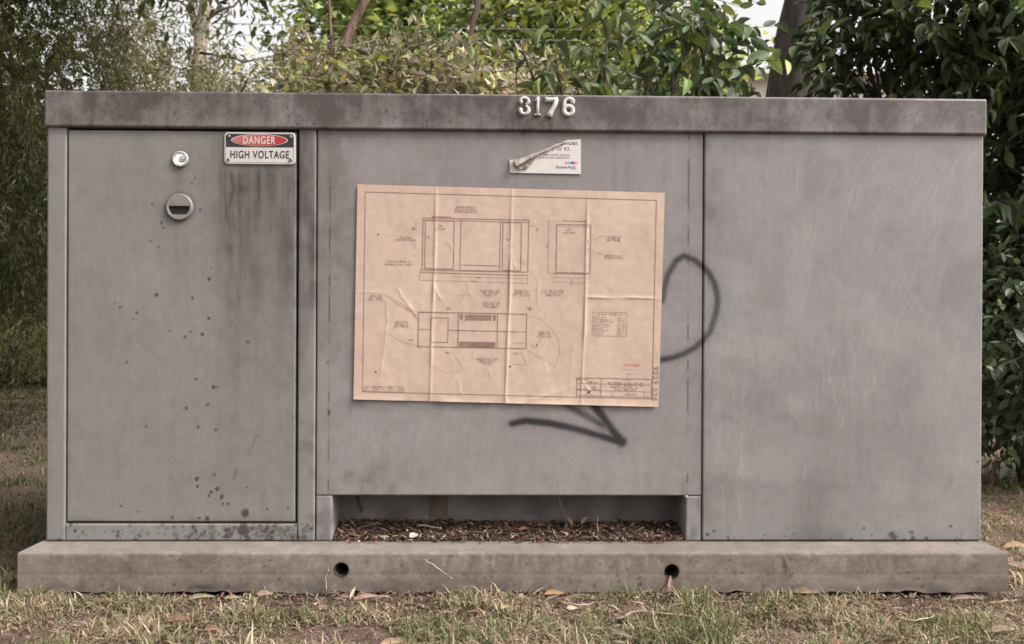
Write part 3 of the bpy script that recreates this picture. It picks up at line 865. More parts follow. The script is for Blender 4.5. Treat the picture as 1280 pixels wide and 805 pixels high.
s0 = at(281, 165.5, 0); s1 = at(370, 206, 0)
sx0, sx1, sz0, sz1 = s0[0], s1[0] - 0.001, s1[2], s0[2]
SG = empty('danger_sign', ((sx0 + sx1) / 2, 0, sz0))
tag(SG, 'small rectangular DANGER HIGH VOLTAGE sign screwed to the cabinet door', 'sign')
def rrect(x0, x1, z0, z1, r, n=5):
    P = []
    for cx, cz, a in ((x1 - r, z1 - r, 0), (x0 + r, z1 - r, 90), (x0 + r, z0 + r, 180), (x1 - r, z0 + r, 270)):
        for k in range(n + 1): t = rad(a + 90 * k / n); P.append((cx + r * math.cos(t), cz + r * math.sin(t)))
    return P
def plate(mb, P, y0, y1, b=0.0, mi=0):
    n = len(P); c = np.mean(P, 0); V = [(p[0], y1, p[1]) for p in P] + [(p[0], y0 + b, p[1]) for p in P]; k = 2
    if b > 0:
        Q = np.array(P); d = Q - c; Q = c + d * (1 - b / np.abs(d).max(0).clip(1e-6)); V += [(p[0], y0, p[1]) for p in Q]; k = 3
    F = []
    for i in range(k - 1):
        for j in range(n): q = (j + 1) % n; F.append((i * n + j, i * n + q, (i + 1) * n + q, (i + 1) * n + j))
    F.append(tuple((k - 1) * n + j for j in range(n))); mb.add(V, F, mi)
b = MB(); plate(b, rrect(sx0, sx1, sz0, sz1, 0.010), -0.0045, -0.0008, 0.0012)
b.build('plate', SIGN_W, SG)
ins = 0.0050; zm = sz0 + (sz1 - sz0) * 0.535
# black header with rounded top corners
P = [(sx1 - ins, zm), *rrect(sx0 + ins, sx1 - ins, zm - 0.02, sz1 - ins, 0.007)[:12], (sx0 + ins, zm)]
b = MB(); plate(b, P, -0.0050, -0.0044); b.build('black_header', SIGN_K, SG)
b = MB()                                    # thin grey keyline inside the rim
ol = rrect(sx0 + 0.0038, sx1 - 0.0038, sz0 + 0.0038, sz1 - 0.0038, 0.008); il = rrect(sx0 + 0.0050, sx1 - 0.0050, sz0 + 0.0050, sz1 - 0.0050, 0.0072)
n = len(ol); b.add([(p[0], -0.0048, p[1]) for p in ol] + [(p[0], -0.0048, p[1]) for p in il], [(j, (j + 1) % n, n + (j + 1) % n, n + j) for j in range(n)])
b.build('keyline', simple('sign_grey_line', (0.16, 0.15, 0.148), 0.5), SG)
ex, ez = (sx0 + sx1) / 2 - 0.001, zm + (sz1 - ins - zm) * 0.53
b = MB(); b.disc((ex, ez), 0.0770, -0.0056, -0.0049, 56, 0, 0, 0.215); b.build('oval_outline', SIGN_W, SG)
b = MB(); b.disc((ex, ez), 0.0740, -0.0062, -0.0055, 56, 0, 0, 0.205); b.build('red_oval', SIGN_R, SG)
b = MB(); fit_text(b, 'DANGER', ex - 0.044, ex + 0.044, ez - 0.0105, ez + 0.0105, -0.0066, 0.016, 1.12); b.build('lettering', SIGN_W, SG)
b = MB(); fit_text(b, 'HIGH VOLTAGE', sx0 + 0.017, sx1 - 0.0165, sz0 + 0.0160, zm - 0.0095, -0.0052, 0.014, 1.12); b.build('lettering', SIGN_K, SG)
SCREW = simple('screw_steel', (0.22, 0.20, 0.19), 0.4, 0.2, 80, 0.6)
for x in (sx0 + 0.0125, sx1 - 0.0125):
    for z in (sz0 + 0.0125, sz1 - 0.0120):
        b = MB(); b.disc((x, z), 0.0046, -0.0080, -0.0045, 14, 0.0014, 0); b.box(x - 0.0032, x + 0.0032, -0.0083, -0.0079, z - 0.0006, z + 0.0006, 0, 1)
        b.build('screw', [SCREW, BLACK], SG)

# ------------------------------------------------------------------ peeling sticker
STW = simple('sticker_vinyl', (0.52, 0.475, 0.45), 0.45, 0.04, 25)
def stk_back():
    m, t, p, o = new_mat('sticker_grimy_back')
    n = noise(t, 120, 5); c = ramp(t, n, [(0.3, (0.10, 0.072, 0.062)), (0.5, (0.25, 0.21, 0.19)), (0.75, (0.34, 0.30, 0.28))])
    t.links.new(c, p.inputs['Base Color']); p.inputs['Roughness'].default_value = 0.5; bump(t, p, n, 0.6, 0.003); return m
STK = empty('peeling_sticker', tuple(at(681, 218, 0)))
tag(STK, 'white emergency notice sticker with its top left corner peeled and curled down', 'sticker')
def fp(px, py, y=-0.0006):
    q = at(px, py, 0.003); return (q[0], y, q[2])
outl = [(637, 199.5), (640, 200.5), (655, 199), (672, 193), (690, 183), (700, 178.5), (710, 175.2), (726, 174.3), (726, 217.8), (637.3, 216.2)]
b = MB(); Vf = [fp(x, y) for x, y in outl]; Vb = [fp(x, y, 0.0016) for x, y in outl]; n = len(outl)
b.add(Vf + Vb, [tuple(range(n))[::-1]] + [(j, (j + 1) % n, n + (j + 1) % n, n + j) for j in range(n)])
b.build('sheet', STW, STK)
# the curl: a loose tapering roll lying along the torn diagonal
A_ = np.array(fp(643, 203)); B_ = np.array(fp(707, 177.0)); ax = B_ - A_; Ls = np.linalg.norm(ax); ax /= Ls
up = np.array([-ax[2], 0, ax[0]]); up = up if up[2] > 0 else -up
V = []; nu, nv = 40, 22
for i in range(nu):
    u = i / (nu - 1); r = 0.0132 * (1 - 0.95 * u ** 0.75) + 0.0006 * math.sin(u * 23)
    turn = 1.55 + 0.05 * math.sin(u * 9)
    for j in range(nv):
        a = -0.35 * math.pi + j / (nv - 1) * turn * math.pi
        rr = r * (1 - 0.26 * j / (nv - 1)) * (1 + 0.05 * math.sin(7 * u + j))
        c = A_ + ax * (u * Ls) - up * (r * 0.35 + 0.0015)
        V.append(c + up * (rr * math.sin(a + 0.6)) + np.array([0, -1, 0]) * (rr * (1 - math.cos(a)) * 0.75 + 0.0012))
b = MB(); b.add(V, [(i * nv + j, (i + 1) * nv + j, (i + 1) * nv + j + 1, i * nv + j + 1) for i in range(nu - 1) for j in range(nv - 1)])
# crumpled torn flap hanging under the lower end of the roll
for (pts) in ([(642, 205), (650, 205), (658, 208), (659, 212), (654, 211), (650, 212.5), (644, 210)], [(652, 206), (662, 202), (668, 199), (664, 206), (660, 209)]):
    k = len(pts); Vf = [fp(x, y, -0.004 - 0.003 * ((i * 7) % 3) / 2) for i, (x, y) in enumerate(pts)]; Vb = [fp(x, y, -0.002) for x, y in pts]
    b.add(Vf + Vb, [tuple(range(k))[::-1]] + [(j, (j + 1) % k, k + (j + 1) % k, k + j) for j in range(k)])
cu = b.build('curled_corner', stk_back(), STK, smooth=False)
tag(cu, 'grimy grey back of the curled vinyl')
b = MB()
def line_txt(s, x0, x1, y0, y1, off=0.01, mi=0, sp=1.0, shear=0.0):
    p0 = fp(x0, y1); p1 = fp(x1, y0); fit_text(b, s, p0[0], p1[0], p0[2], p1[2], -0.0010, off, sp, mi, 0.0, shear)
line_txt('rgencies', 698.5, 721.5, 176.8, 182.8, 0.006)
line_txt('3 10 93.', 689.5, 713, 184.4, 188.8, 0.006, 0, 1.15)
line_txt('obstructions must be', 679, 712, 192.3, 194.9, 0.0)
line_txt('ay from the equipment.', 674, 712.5, 196, 199, 0.0)
b.build('lettering', simple('sticker_dark_print', (0.05, 0.045, 0.06), 0.5), STK)
b = MB(); line_txt('ActewAGL', 693.5, 720, 207.2, 210.8, 0.012, 0, 1.0, 0.3); line_txt('for you', 713, 720, 211.4, 212.9, 0.0)
b.build('logo_lettering', simple('sticker_blue_print', (0.05, 0.11, 0.26), 0.5), STK)
for (x0, x1, c) in ((706.5, 710, (0.60, 0.16, 0.14)), (710.3, 713.6, (0.10, 0.30, 0.42)), (713.9, 717.2, (0.03, 0.05, 0.12)), (717.5, 721, (0.58, 0.20, 0.20))):
    b = MB(); p0 = fp(x0, 205); p1 = fp(x1, 202.3); b.box(p0[0], p1[0], -0.0011, -0.0007, p0[2], p1[2]); b.build('logo_square', simple('logo_colour', c, 0.5), STK)

# ------------------------------------------------------------------ poster: an old dyeline drawing pasted on the centre panel
PO = empty('technical_drawing_poster', tuple(at(633, 504, 0.0)))
tag(PO, 'creased pinkish tan technical drawing poster pasted on the centre of the cabinet', 'poster')
PC = [np.array(at(*q, 0.0))[[0, 2]] for q in ((447, 230.5), (831, 241), (823, 508.5), (442, 499))]   # TL TR BR BL
WRK = [  # polyline, height, width (px)
    ([(545, 231), (544.5, 290), (543, 340), (540.5, 400), (537.5, 505)], 1.9, 1.3), ([(640, 234), (638.5, 300), (637, 370), (634, 440), (631.5, 506)], 2.0, 1.3),
    ([(735, 237), (733, 300), (731, 400), (727.5, 470), (726.5, 508)], 2.0, 1.3),
    ([(728, 371), (760, 372.5), (790, 372), (826, 373.5)], 1.3, 1.3), ([(444, 365), (478, 365.5)], 1.0, 1.2), ([(560, 367), (600, 368)], .5, 1.2),
    ([(479, 365), (492, 374), (505, 381), (516, 389)], 1.7, 1.5), ([(497, 360), (503, 371), (512, 383), (524, 397)], 1.8, 1.5), ([(543, 358), (547, 368), (553, 376)], 1.8, 1.5),
    ([(483, 378), (483, 392), (484.5, 402), (482, 425), (478, 450), (475.5, 472)], 1.4, 1.5), ([(573, 474), (574.5, 488), (579, 497)], 1.5, 1.3), ([(612, 462), (613, 472)], .9, 1.3),
    ([(672, 356), (672.5, 372), (673.5, 386)], 1.4, 1.3), ([(718, 424), (714, 460), (710, 505)], .8, 1.8), ([(727, 472), (731, 482), (738, 489)], 1.5, 1.4), ([(680, 452), (684, 469)], 1.2, 1.4),
    ([(655, 502), (690, 493), (722, 479)], 1.2, 3.0), ([(500, 362), (501, 372)], .9, 1.2), ([(585, 352), (586, 368)], 1.0, 1.2), ([(590, 352), (588, 370)], .8, 1.2), ([(560, 300), (566, 312)], 1.0, 1.3),
    ([(640, 318), (642, 330), (645, 335)], 1.5, 1.4), ([(521, 296), (520, 312)], 1.0, 1.3), ([(760, 498), (768, 505)], 1.0, 1.3), ([(631, 492), (634, 505)], 1.4, 3.0), ([(818, 420), (822, 450)], .8, 2.0)]
def paper_h(X, Z):
    px, py, _ = to_px(np.stack([X, np.zeros_like(X), Z], -1))
    h = 0.0014 + 0.0020 * fbm(px / 24, py / 34, 3) + 0.00035 * fbm(px / 7, py / 9, 2)
    for pts, a, wd in WRK:
        P = np.array(pts); m = (px > P[:, 0].min() - 14) & (px < P[:, 0].max() + 14) & (py > P[:, 1].min() - 14) & (py < P[:, 1].max() + 14)
        if not m.any(): continue
        d, u = seg_d(px[m], py[m], pts)
        end = np.clip(np.minimum(u, 1 - u) * 6 + 0.25, 0, 1)
        h[m] += a * (0.0015 if a > 1.85 or P.shape[0] == 4 and a == 1.3 else 0.0008) * (0.45 + 1.1 * vnoise(px[m] / 9 + 3, py[m] / 26)) * np.exp(-(d / wd) ** 1.15) * end
    yb = 499 + (px - 442) * 0.0249                                     # bottom edge lifts away in places
    lift = np.clip(fbm(px / 40 + 3, px * 0 + 1, 2) - 0.30, 0, 1) * 1.7
    h += 0.0060 * lift * np.exp(-np.clip(yb - py, 0, 99) / 4.0)
    return h
nu, nv = 360, 230
U, Vv = np.meshgrid(np.linspace(0, 1, nu), np.linspace(0, 1, nv), indexing='ij')
Q = (1 - U)[..., None] * (1 - Vv)[..., None] * PC[0] + U[..., None] * (1 - Vv)[..., None] * PC[1] + U[..., None] * Vv[..., None] * PC[2] + (1 - U)[..., None] * Vv[..., None] * PC[3]
hh = paper_h(Q[..., 0].copy(), Q[..., 1].copy())
Vp = np.stack([Q[..., 0], -hh, Q[..., 1]], -1).reshape(-1, 3)
def paper_mat():
    m, t, p, o = new_mat('aged_tan_paper')
    a = noise(t, 5, 5); b_ = noise(t, 45, 5); c_ = noise(t, 500, 2)
    c = ramp(t, a, [(0.3, (0.398, 0.287, 0.231)), (0.5, (0.432, 0.316, 0.252)), (0.7, (0.470, 0.347, 0.268))])
    c = mixc(t, 1.0, c, ramp(t, b_, [(0.3, g3(0.92)), (0.7, g3(1.06))]), 'MULTIPLY')
    c = mixc(t, 1.0, c, ramp(t, c_, [(0.3, g3(0.965)), (0.7, g3(1.03))]), 'MULTIPLY')
    t.links.new(c, p.inputs['Base Color']); p.inputs['Roughness'].default_value = 0.62; p.inputs['Specular IOR Level'].default_value = 0.3
    return m
pap = link('paper', np_mesh('paper', Vp - np.array(PO.location), grid_faces(nu, nv)[:, ::-1], True), paper_mat(), PO)
def lines_obj(name, segs, mat, wpx=0.5):
    Vs = []; Fs = []; n0 = 0
    for s in segs:
        (xa, ya), (xb, yb) = s[0], s[1]; wd = s[2] if len(s) > 2 else wpx
        L_ = math.hypot(xb - xa, yb - ya); k = max(2, int(L_ / 2.0) + 1)
        nx_, ny_ = -(yb - ya) / (L_ + 1e-9), (xb - xa) / (L_ + 1e-9)
        t = np.linspace(0, 1, k); xs_ = xa + (xb - xa) * t; ys_ = ya + (yb - ya) * t
        sd_ = []
        for sg in (-1, 1):
            d = C_F[None] + C_R[None] * ((xs_ + sg * nx_ * wd / 2 - 640) / FPX)[:, None] - C_U[None] * ((ys_ + sg * ny_ * wd / 2 - 402.5) / FPX)[:, None]
            p = CAM[None] + d * ((0 - CAM[1]) / d[:, 1])[:, None]; sd_.append(p)
        P = np.stack(sd_, 1).reshape(-1, 3)
        Vs.append(P); i = n0 + np.arange(k - 1) * 2
        Fs.append(np.stack([i, i + 1, i + 3, i + 2], -1)); n0 += 2 * k
    P = np.concatenate(Vs); P[:, 1] = -paper_h(P[:, 0].copy(), P[:, 2].copy()) - 0.0007
    return link(name, np_mesh(name, P - np.array(PO.location), np.concatenate(Fs)), mat, PO)
INK = simple('faded_brown_ink', (0.215, 0.128, 0.102), 0.7, 0.25, 40)
INK_L = simple('pale_brown_ink', (0.32, 0.205, 0.163), 0.7, 0.25, 40)
INK_P = simple('print_brown_ink', (0.25, 0.155, 0.125), 0.7, 0.25, 40)
def poly(pts, wd=0.7, close=False):
    p = list(pts) + ([pts[0]] if close else []); return [(p[i], p[i + 1], wd) for i in range(len(p) - 1)]
def quad(x0, y0, x1, y1, wd=0.8, sk=0.02):
    """a drawn rectangle on the slightly turned sheet"""
    h = (x1 - x0) * sk; s = (y1 - y0) * 0.018
    return poly([(x0, y0), (x1, y0 + h), (x1 - s, y1 + h), (x0 - s, y1)], wd, True)
seg = []
seg += poly([(457, 240), (820.5, 250.5), (815, 498.5), (453.5, 489.5)], 0.75, True)                                    # sheet border
seg += quad(529, 272.5, 661, 337.5, 0.9); seg += poly([(528, 275), (661, 278)], 0.6)                                    # front elevation
seg += quad(532, 275.5, 568, 335.5, 0.9); seg += poly([(576.5, 275), (575, 337)], 0.8); seg += poly([(626, 276), (624.5, 338)], 0.8)
seg += poly([(575, 331), (624.5, 332.5)], 0.7); seg += quad(629, 278, 652, 338.0, 0.9); seg += poly([(540, 271), (564, 271.5)], 1.1); seg += poly([(541, 270), (541, 273)], 0.7)
seg += poly([(526, 340.5), (660, 344.2)], 0.8); seg += poly([(526, 336.5), (525.5, 342)], .7); seg += poly([(575, 338), (624, 339)], 1.2)
seg += quad(696, 280.5, 738.5, 340.5, 0.9); seg += poly([(703, 276), (733, 277)], 0.7); seg += poly([(696, 283), (737, 284)], .4); seg += poly([(694, 341.5), (736.5, 342.5)], 1.0)
seg += quad(523.5, 390, 658.5, 433, 1.0); seg += poly([(573.5, 391.5), (572.5, 434.5)], 1.0); seg += poly([(622, 392), (621.5, 435.5)], 0.9); seg += poly([(523, 411.5), (537, 412), ], .6)
seg += poly([(560, 412.5), (658, 415)], 0.7); seg += poly([(573, 395), (622, 396)], .5)
seg += quad(538.5, 397, 560.5, 427.5, 0.7)
seg += quad(721, 472, 814.5, 494.5, .7); seg += poly([(751.5, 473), (751, 495.5)], .7); seg += poly([(721, 479), (813.5, 481.2)], .5); seg += poly([(720, 487.5), (813, 489.8)], .5); seg += poly([(766, 489), (765.5, 495.5)], .5); seg += poly([(805, 489.5), (805, 497)], .5)
seg += quad(740.5, 390, 783.5, 419.5, .45)
seg += quad(453.5, 482.5, 505, 488.6, .4)
lines_obj('drawing_lines', seg, INK, 0.8)
sl = []
sl += poly([(686, 275), (685, 342)], .5); sl += poly([(684, 276), (700, 276.3)], .5); sl += poly([(683, 341), (694, 341.3)], .5)
sl += poly([(693, 346.5), (737, 347.8)], .5); sl += poly([(692.5, 352), (736, 353.5)], .5); sl += poly([(693, 342), (692.5, 355)], .4)
sl += poly([(525, 350), (660, 354)], .5); sl += poly([(564, 345.5), (660, 348)], .5); sl += poly([(525, 342), (524.5, 351)], .5); sl += poly([(660, 344), (659.5, 356)], .5)
sl += poly([(558, 267), (567, 259)], .4); sl += poly([(738, 301), (750, 296), (755, 295)], .4); sl += poly([(741, 314), (753, 318)], .4); sl += poly([(652, 326), (660, 336), (672, 352), (672, 360)], .4)
sl += poly([(517, 279), (520, 278), (520, 287)], .4); sl += poly([(660, 282), (670, 283)], .5); sl += poly([(571, 385), (582, 365)], .45); sl += poly([(590, 438), (592, 447)], .4)
sl += poly([(484, 416), (505, 428), (523, 433)], .4); sl += poly([(484, 402), (482, 375)], .4); sl += poly([(493, 379), (515, 390), (523, 402)], .5); sl += poly([(483, 366.5), (523, 391)], .4)
sl += poly([(549, 468 - 6), (560, 466), (572, 465), (579, 462)], .4); sl += poly([(530, 440), (536, 455), (549, 462)], .4); sl += poly([(566, 440), (579, 462)], .5)
sl += poly([(659, 394), (675, 398), (688, 409), (698, 424), (700, 440), (693, 459)], .4); sl += poly([(659, 437), (680, 450), (694, 458)], .4); sl += poly([(673, 430), (678, 418)], .4); sl += poly([(665, 434), (671, 434.4)], .5)
sl += poly([(640, 441), (652, 440), (659, 456), (640, 455)], .4); sl += poly([(641, 428.5), (656, 429)], .5)
lines_obj('dimension_lines', sl, INK_L, 0.6)
# hatched vent bars on the plan view
for (x0, y0, x1, y1, st_) in ((582, 393.6, 614, 399.8, 1.05), (576, 393, 578.6, 399.4, .9), (617, 394.2, 619.6, 400.2, .9), (574.8, 427, 619, 433, 1.05)):
    hb = []; x = x0
    while x < x1:
        k = 0.02 * (x - 575); hb.append(((x, y0 + k), (x - 0.1, y1 + k), 0.62)); x += st_
    hb += quad(x0, y0, x1 - .3, y1, .6)
    lines_obj('hatched_bar', hb, INK, 0.6)
# illegible small print: rows of tiny pen strokes broken into words
pr = np.random.default_rng(5)
def prints(rows, hgt=2.0, wd=0.42):
    out = []
    for (x0, x1, y) in rows:
        x = x0
        while x < x1:
            wl = min(pr.uniform(4.5, 11), x1 - x)
            q = x
            while q < x + wl - 0.3:
                k = 0.025 * (q - x0); r = pr.random()
                y0, y1 = y - hgt / 2 + k, y + hgt / 2 + k
                if r < .55: out.append(((q, y0), (q + pr.uniform(-.2, .3), y1), wd))
                if r > .3: yy = pr.choice([y0, (y0 + y1) / 2, y1]); out.append(((q, yy), (q + .8, yy), wd))
                if r > .75: out.append(((q, y0), (q + .7, y1), wd))
                q += 1.05
            x += wl + 1.6
    return out
def block(cx, y, widths, dy=2.9, **k): return prints([(cx - w_ / 2, cx + w_ / 2, y + i * dy) for i, w_ in enumerate(widths)], **k)
tx = []
tx += block(583, 258.8, (25, 29, 31)); tx += block(550.5, 282, (5, 15), 4); tx += block(507, 296.8, (14, 24)); tx += block(498.5, 326.5, (30, 34), 4)
tx += block(517.5, 285, (6, 5), 2); tx += block(711, 287, (6, 14), 4); tx += block(767, 296, (21, 15, 16), 2.2); tx += block(767.5, 319.5, (23, 24)); tx += block(613, 363.5, (26, 20, 13))
tx += block(614.5, 378.5, (22, 20, 19), 2.6); tx += block(652.5, 363, (18, 18, 22)); tx += block(692, 363.3, (27, 22, 19)); tx += block(470.5, 369.5, (15, 18, 19), 2.4); tx += block(502, 402.2, (15, 16, 18))
tx += block(609, 448.5, (27, 19, 13)); tx += block(680.5, 415, (14, 15, 18)); tx += block(661.5, 385, (7, 4), 2.0); tx += block(514.5, 425, (6,)); tx += block(672, 286, (2, 2), 1.6); tx += block(684, 307, (2, 2), 2)
tx += block(560, 440.5, (5,)); tx += block(519, 394, (4,)); tx += block(715.5, 350, (4,)); tx += block(715, 355, (4,)); tx += block(598, 347, (5,)); tx += block(592, 351.5, (5,)); tx += block(561, 385.5, (5,)); tx += block(536, 296, (4, 2), 1.4)
tx += block(536, 306, (2,)); tx += block(635, 299, (3, 2), 1.4); tx += block(635, 308, (2,)); tx += block(735, 301, (2, 2), 1.4); tx += block(735, 312, (2,)); tx += block(645, 442.5, (5,)); tx += block(666, 432, (3,)); tx += block(671.5, 431, (2, 2), 1)
tx += prints([(745, 778, 392.6)], 1.8)
for i, wl in enumerate((17, 20, 24)): tx += prints([(741.5, 741.5 + wl, 396.8 + i * 2.5), (772, 776, 397.4 + i * 2.5), (778, 780.5, 397.5 + i * 2.5)], 1.5, .36)
for i, wl in enumerate((20, 20, 13, 19)): tx += prints([(741.2, 741.2 + wl, 405.4 + i * 2.6), (771.5, 776, 406.2 + i * 2.6), (778, 780.5, 406.3 + i * 2.6)], 1.5, .36)
tx += prints([(741, 755, 416.5), (770, 776, 417.3)], 1.5, .36)
tx += block(782, 475, (9,), hgt=1.6); tx += block(782, 478.2, (44, 42, 36, 28), 2.85, hgt=1.9); tx += block(788, 492.8, (16,), hgt=1.7); tx += block(809.5, 494, (1.5,), hgt=1.5)
tx += prints([(722, 736, 474), (734, 749, 477.6), (739, 746, 483.6), (722, 734, 486.3), (739, 750, 486.6)], 1.7); tx += prints([(727, 743, 492.8)], 1.2, .3)
tx += prints([(466, 482, 484.0), (485, 491, 484.0), (499, 504, 484.3), (466, 481, 486.6), (485, 493, 486.8), (497, 504, 487)], 1.5, .4)
tx += prints([(456, 462, 484.4), (455, 463, 487)], 1.3, .3)
lines_obj('small_print', tx, INK, 0.42)
b = MB()
dn = at(819.2, 480, 0.0)
V_, F_ = text_arrays('9223 526', 1.0, 0.0, 1.12)
lo = V_.min(0); hi = V_.max(0); u = (V_[:, 0] - lo[0]) / (hi[0] - lo[0]); v = (V_[:, 1] - lo[1]) / (hi[1] - lo[1])
p0 = np.array(at(819.9, 457.8, 0)); p1 = np.array(at(818.4, 500.8, 0)); wv = 6.8 / FPX * 2.47
ax_ = (p1 - p0)[[0, 2]]; nn = np.array([-ax_[1], ax_[0]]) / np.linalg.norm(ax_)
XZ = p0[[0, 2]][None] + u[:, None] * ax_[None] + ((v - 0.5) * wv)[:, None] * nn[None]
b.add(np.stack([XZ[:, 0], -paper_h(XZ[:, 0].copy(), XZ[:, 1].copy()) - 0.0007, XZ[:, 1]], -1), F_)
b.build('drawing_number', simple('grey_ink', (0.20, 0.13, 0.11), 0.7), PO)
b = MB(); p0 = at(779.5, 457.6, 0); p1 = at(800, 454.6, 0)
fit_text(b, 'APPROVED', p0[0], p1[0], p0[2], p1[2], lambda X, Z: -paper_h(X.copy(), Z.copy()) - 0.0008, 0.01)
b.build('red_stamp', simple('red_stamp_ink', (0.55, 0.17, 0.14), 0.7), PO)
lines_obj('faint_signature', prints([(777, 799, 461.8)], 1.0, .3) + prints([(784, 790, 467), (793, 795, 467)], 1.8, .4), INK_L, .4)
b = MB()
for (x, y, r) in ((736, 490, 1.5), (473, 293, 1.0), (637.5, 458, 1.2), (470, 464.5, 1.1), (671, 431.3, .8)):
    q = at(x, y, 0); h = float(paper_h(np.array([q[0]]), np.array([q[2]]))[0]); b.disc((q[0], q[2]), r / FPX * 2.47, -h - 0.0012, -h - 0.0005, 10, 0, 0, 0.9)
b.build('ink_specks', SIGN_K, PO)

# ------------------------------------------------------------------ leaf machinery
def leaf_template(rows=5, cols=3, fold=0.16, curl=0.18, shape='ellipse'):
    """unit leaf: +Y tip, width 1 scaled later, normal +Z"""
    ys = np.linspace(0, 1, rows); V = []
    for y in ys:
        if shape == 'ellipse': wd = math.sin(math.pi * min(1, 0.04 + 0.96 * y) ** 0.85) ** 0.8
        elif shape == 'lance': wd = math.sin(math.pi * y ** 0.7) ** 1.0
        else: wd = (1 - y) ** 0.6
        for c in np.linspace(-1, 1, cols):
            V.append((c * wd * 0.5, y, abs(c) * wd * fold - curl * y * y))
    F = grid_faces(rows, cols)
    return np.array(V), F[:, ::-1].copy()
T_HI, F_HI = leaf_template(7, 5, 0.13, 0.16)
T_MD, F_MD = leaf_template(4, 3, 0.16, 0.16)
T_LO = np.array([(0, 0, 0), (0.5, 0.42, 0.10), (0, 1, -0.12), (-0.5, 0.42, 0.10)]); F_LO = np.array([[0, 1, 2, 3]])

def frames(D, Nrm):
    D = D / np.linalg.norm(D, axis=1)[:, None]
    X = np.cross(D, Nrm); X /= np.linalg.norm(X, axis=1)[:, None] + 1e-9
    Z = np.cross(X, D)
    return X, D, Z
def leaves_mesh(name, P, D, Nrm, L, Wd, C, T, F, mat, parent, kind='stuff'):
    X, Yd, Z = frames(D, Nrm)
    V = P[:, None, :] + (T[None, :, 0:1] * Wd[:, None, None]) * X[:, None, :] + (T[None, :, 1:2] * L[:, None, None]) * Yd[:, None, :] + (T[None, :, 2:3] * L[:, None, None]) * Z[:, None, :]
    nl, nt_ = len(P), len(T)
    Fa = (F[None] + (np.arange(nl) * nt_)[:, None, None]).reshape(-1, F.shape[1])
    Ca = np.repeat(C, nt_, axis=0)
    o = link(name, np_mesh(name, (V.reshape(-1, 3) - origin(parent)), Fa, True, dict(col=Ca)), mat, parent)
    if kind: o['kind'] = kind
    return o
def rand_dirs(n, r): v = r.normal(size=(n, 3)); return v / np.linalg.norm(v, axis=1)[:, None]
def palette(n, r, cols, wts, jit=0.18):
    c = np.array(cols)[r.choice(len(cols), n, p=np.array(wts) / sum(wts))]
    return np.clip(c * (1 + jit * r.normal(size=(n, 1))) * (1 + 0.06 * r.normal(size=(n, 3))), 0.004, 1)

def blob_points(blobs, n, r, shell=0.45):
    """points through a set of ellipsoids (center, radii)"""
    vol = np.array([b[1][0] * b[1][1] * b[1][2] for b in blobs]) ** 0.8
    k = r.choice(len(blobs), n, p=vol / vol.sum())
    d = rand_dirs(n, r); q = r.random(n) ** (1 / 3.0) * (1 - shell) + shell * r.random(n) ** 0.3
    C = np.array([b[0] for b in blobs])[k]; Rr = np.array([b[1] for b in blobs])[k]
    return C + d * q[:, None] * Rr, d

def twiggy(centers, outd, r, nl=7, tl=0.26, ll=0.085, lw=0.40, droop=0.5, spread=0.9):
    """short leafy twigs. returns leaf arrays and twig polylines"""
    n = len(centers)
    td = outd * 0.7 + r.normal(size=(n, 3)) * 0.5; td[:, 2] += 0.25 - droop * 0.5
    td /= np.linalg.norm(td, axis=1)[:, None]
    TL = tl * (0.7 + 0.6 * r.random(n))
    Ps, Ds, Ns, Ls, tw = [], [], [], [], []
    side0 = np.cross(td, rand_dirs(n, r)); side0 /= np.linalg.norm(side0, axis=1)[:, None]
    side1 = np.cross(td, side0)
    for k in range(nl):
        t = (k + 0.6) / nl
        p = centers + td * (TL * t)[:, None]; p[:, 2] -= droop * 0.25 * TL * t * t
        a = k * 2.4 + r.random(n)
        sdv = side0 * np.cos(a)[:, None] + side1 * np.sin(a)[:, None]
        d = td * (0.35 + 0.75 * t) + sdv * spread + r.normal(size=(n, 3)) * 0.15; d[:, 2] -= droop * (0.5 + 0.5 * r.random(n))
        nm = np.array([0, 0, 1.0])[None] + 0.6 * r.normal(size=(n, 3)) + td * 0.4
        Ps.append(p); Ds.append(d); Ns.append(nm); Ls.append(ll * (0.5 + 0.75 * r.random(n)) * (1.05 - 0.25 * t))
    for i in range(n):
        e = centers[i] + td[i] * TL[i]; e[2] -= droop * 0.25 * TL[i]; m_ = centers[i] + td[i] * TL[i] * 0.5; m_[2] -= droop * 0.06 * TL[i]
        tw.append((centers[i], m_, e))
    P = np.concatenate(Ps); L_ = np.concatenate(Ls)
    return P, np.concatenate(Ds), np.concatenate(Ns), L_, L_ * lw * (0.85 + 0.3 * r.random(len(L_))), tw

def twig_mesh(name, tw, rad0, mat, parent):
    A = np.array(tw); n = len(A)
    th_ = np.arange(3) / 3 * 2 * np.pi
    d = A[:, 2] - A[:, 0]; d /= np.linalg.norm(d, axis=1)[:, None] + 1e-9
    x = np.cross(d, np.array([0.3, 0.5, 0.8])[None]); x /= np.linalg.norm(x, axis=1)[:, None] + 1e-9; y = np.cross(d, x)
    V = np.zeros((n, 3, 3, 3))
    for i, rr in enumerate((1.0, 0.75, 0.35)):
        for j in range(3): V[:, i, j] = A[:, i] + rad0 * rr * (math.cos(th_[j]) * x + math.sin(th_[j]) * y)
    base = []
    for i in range(2):
        for j in range(3):
            k = (j + 1) % 3; base.append((i * 3 + j, i * 3 + k, (i + 1) * 3 + k, (i + 1) * 3 + j))
    F = (np.array(base)[None] + (np.arange(n) * 9)[:, None, None]).reshape(-1, 4)
    o = link(name, np_mesh(name, V.reshape(-1, 3) - origin(parent), F, True), mat, parent); o['kind'] = 'stuff'
    return o

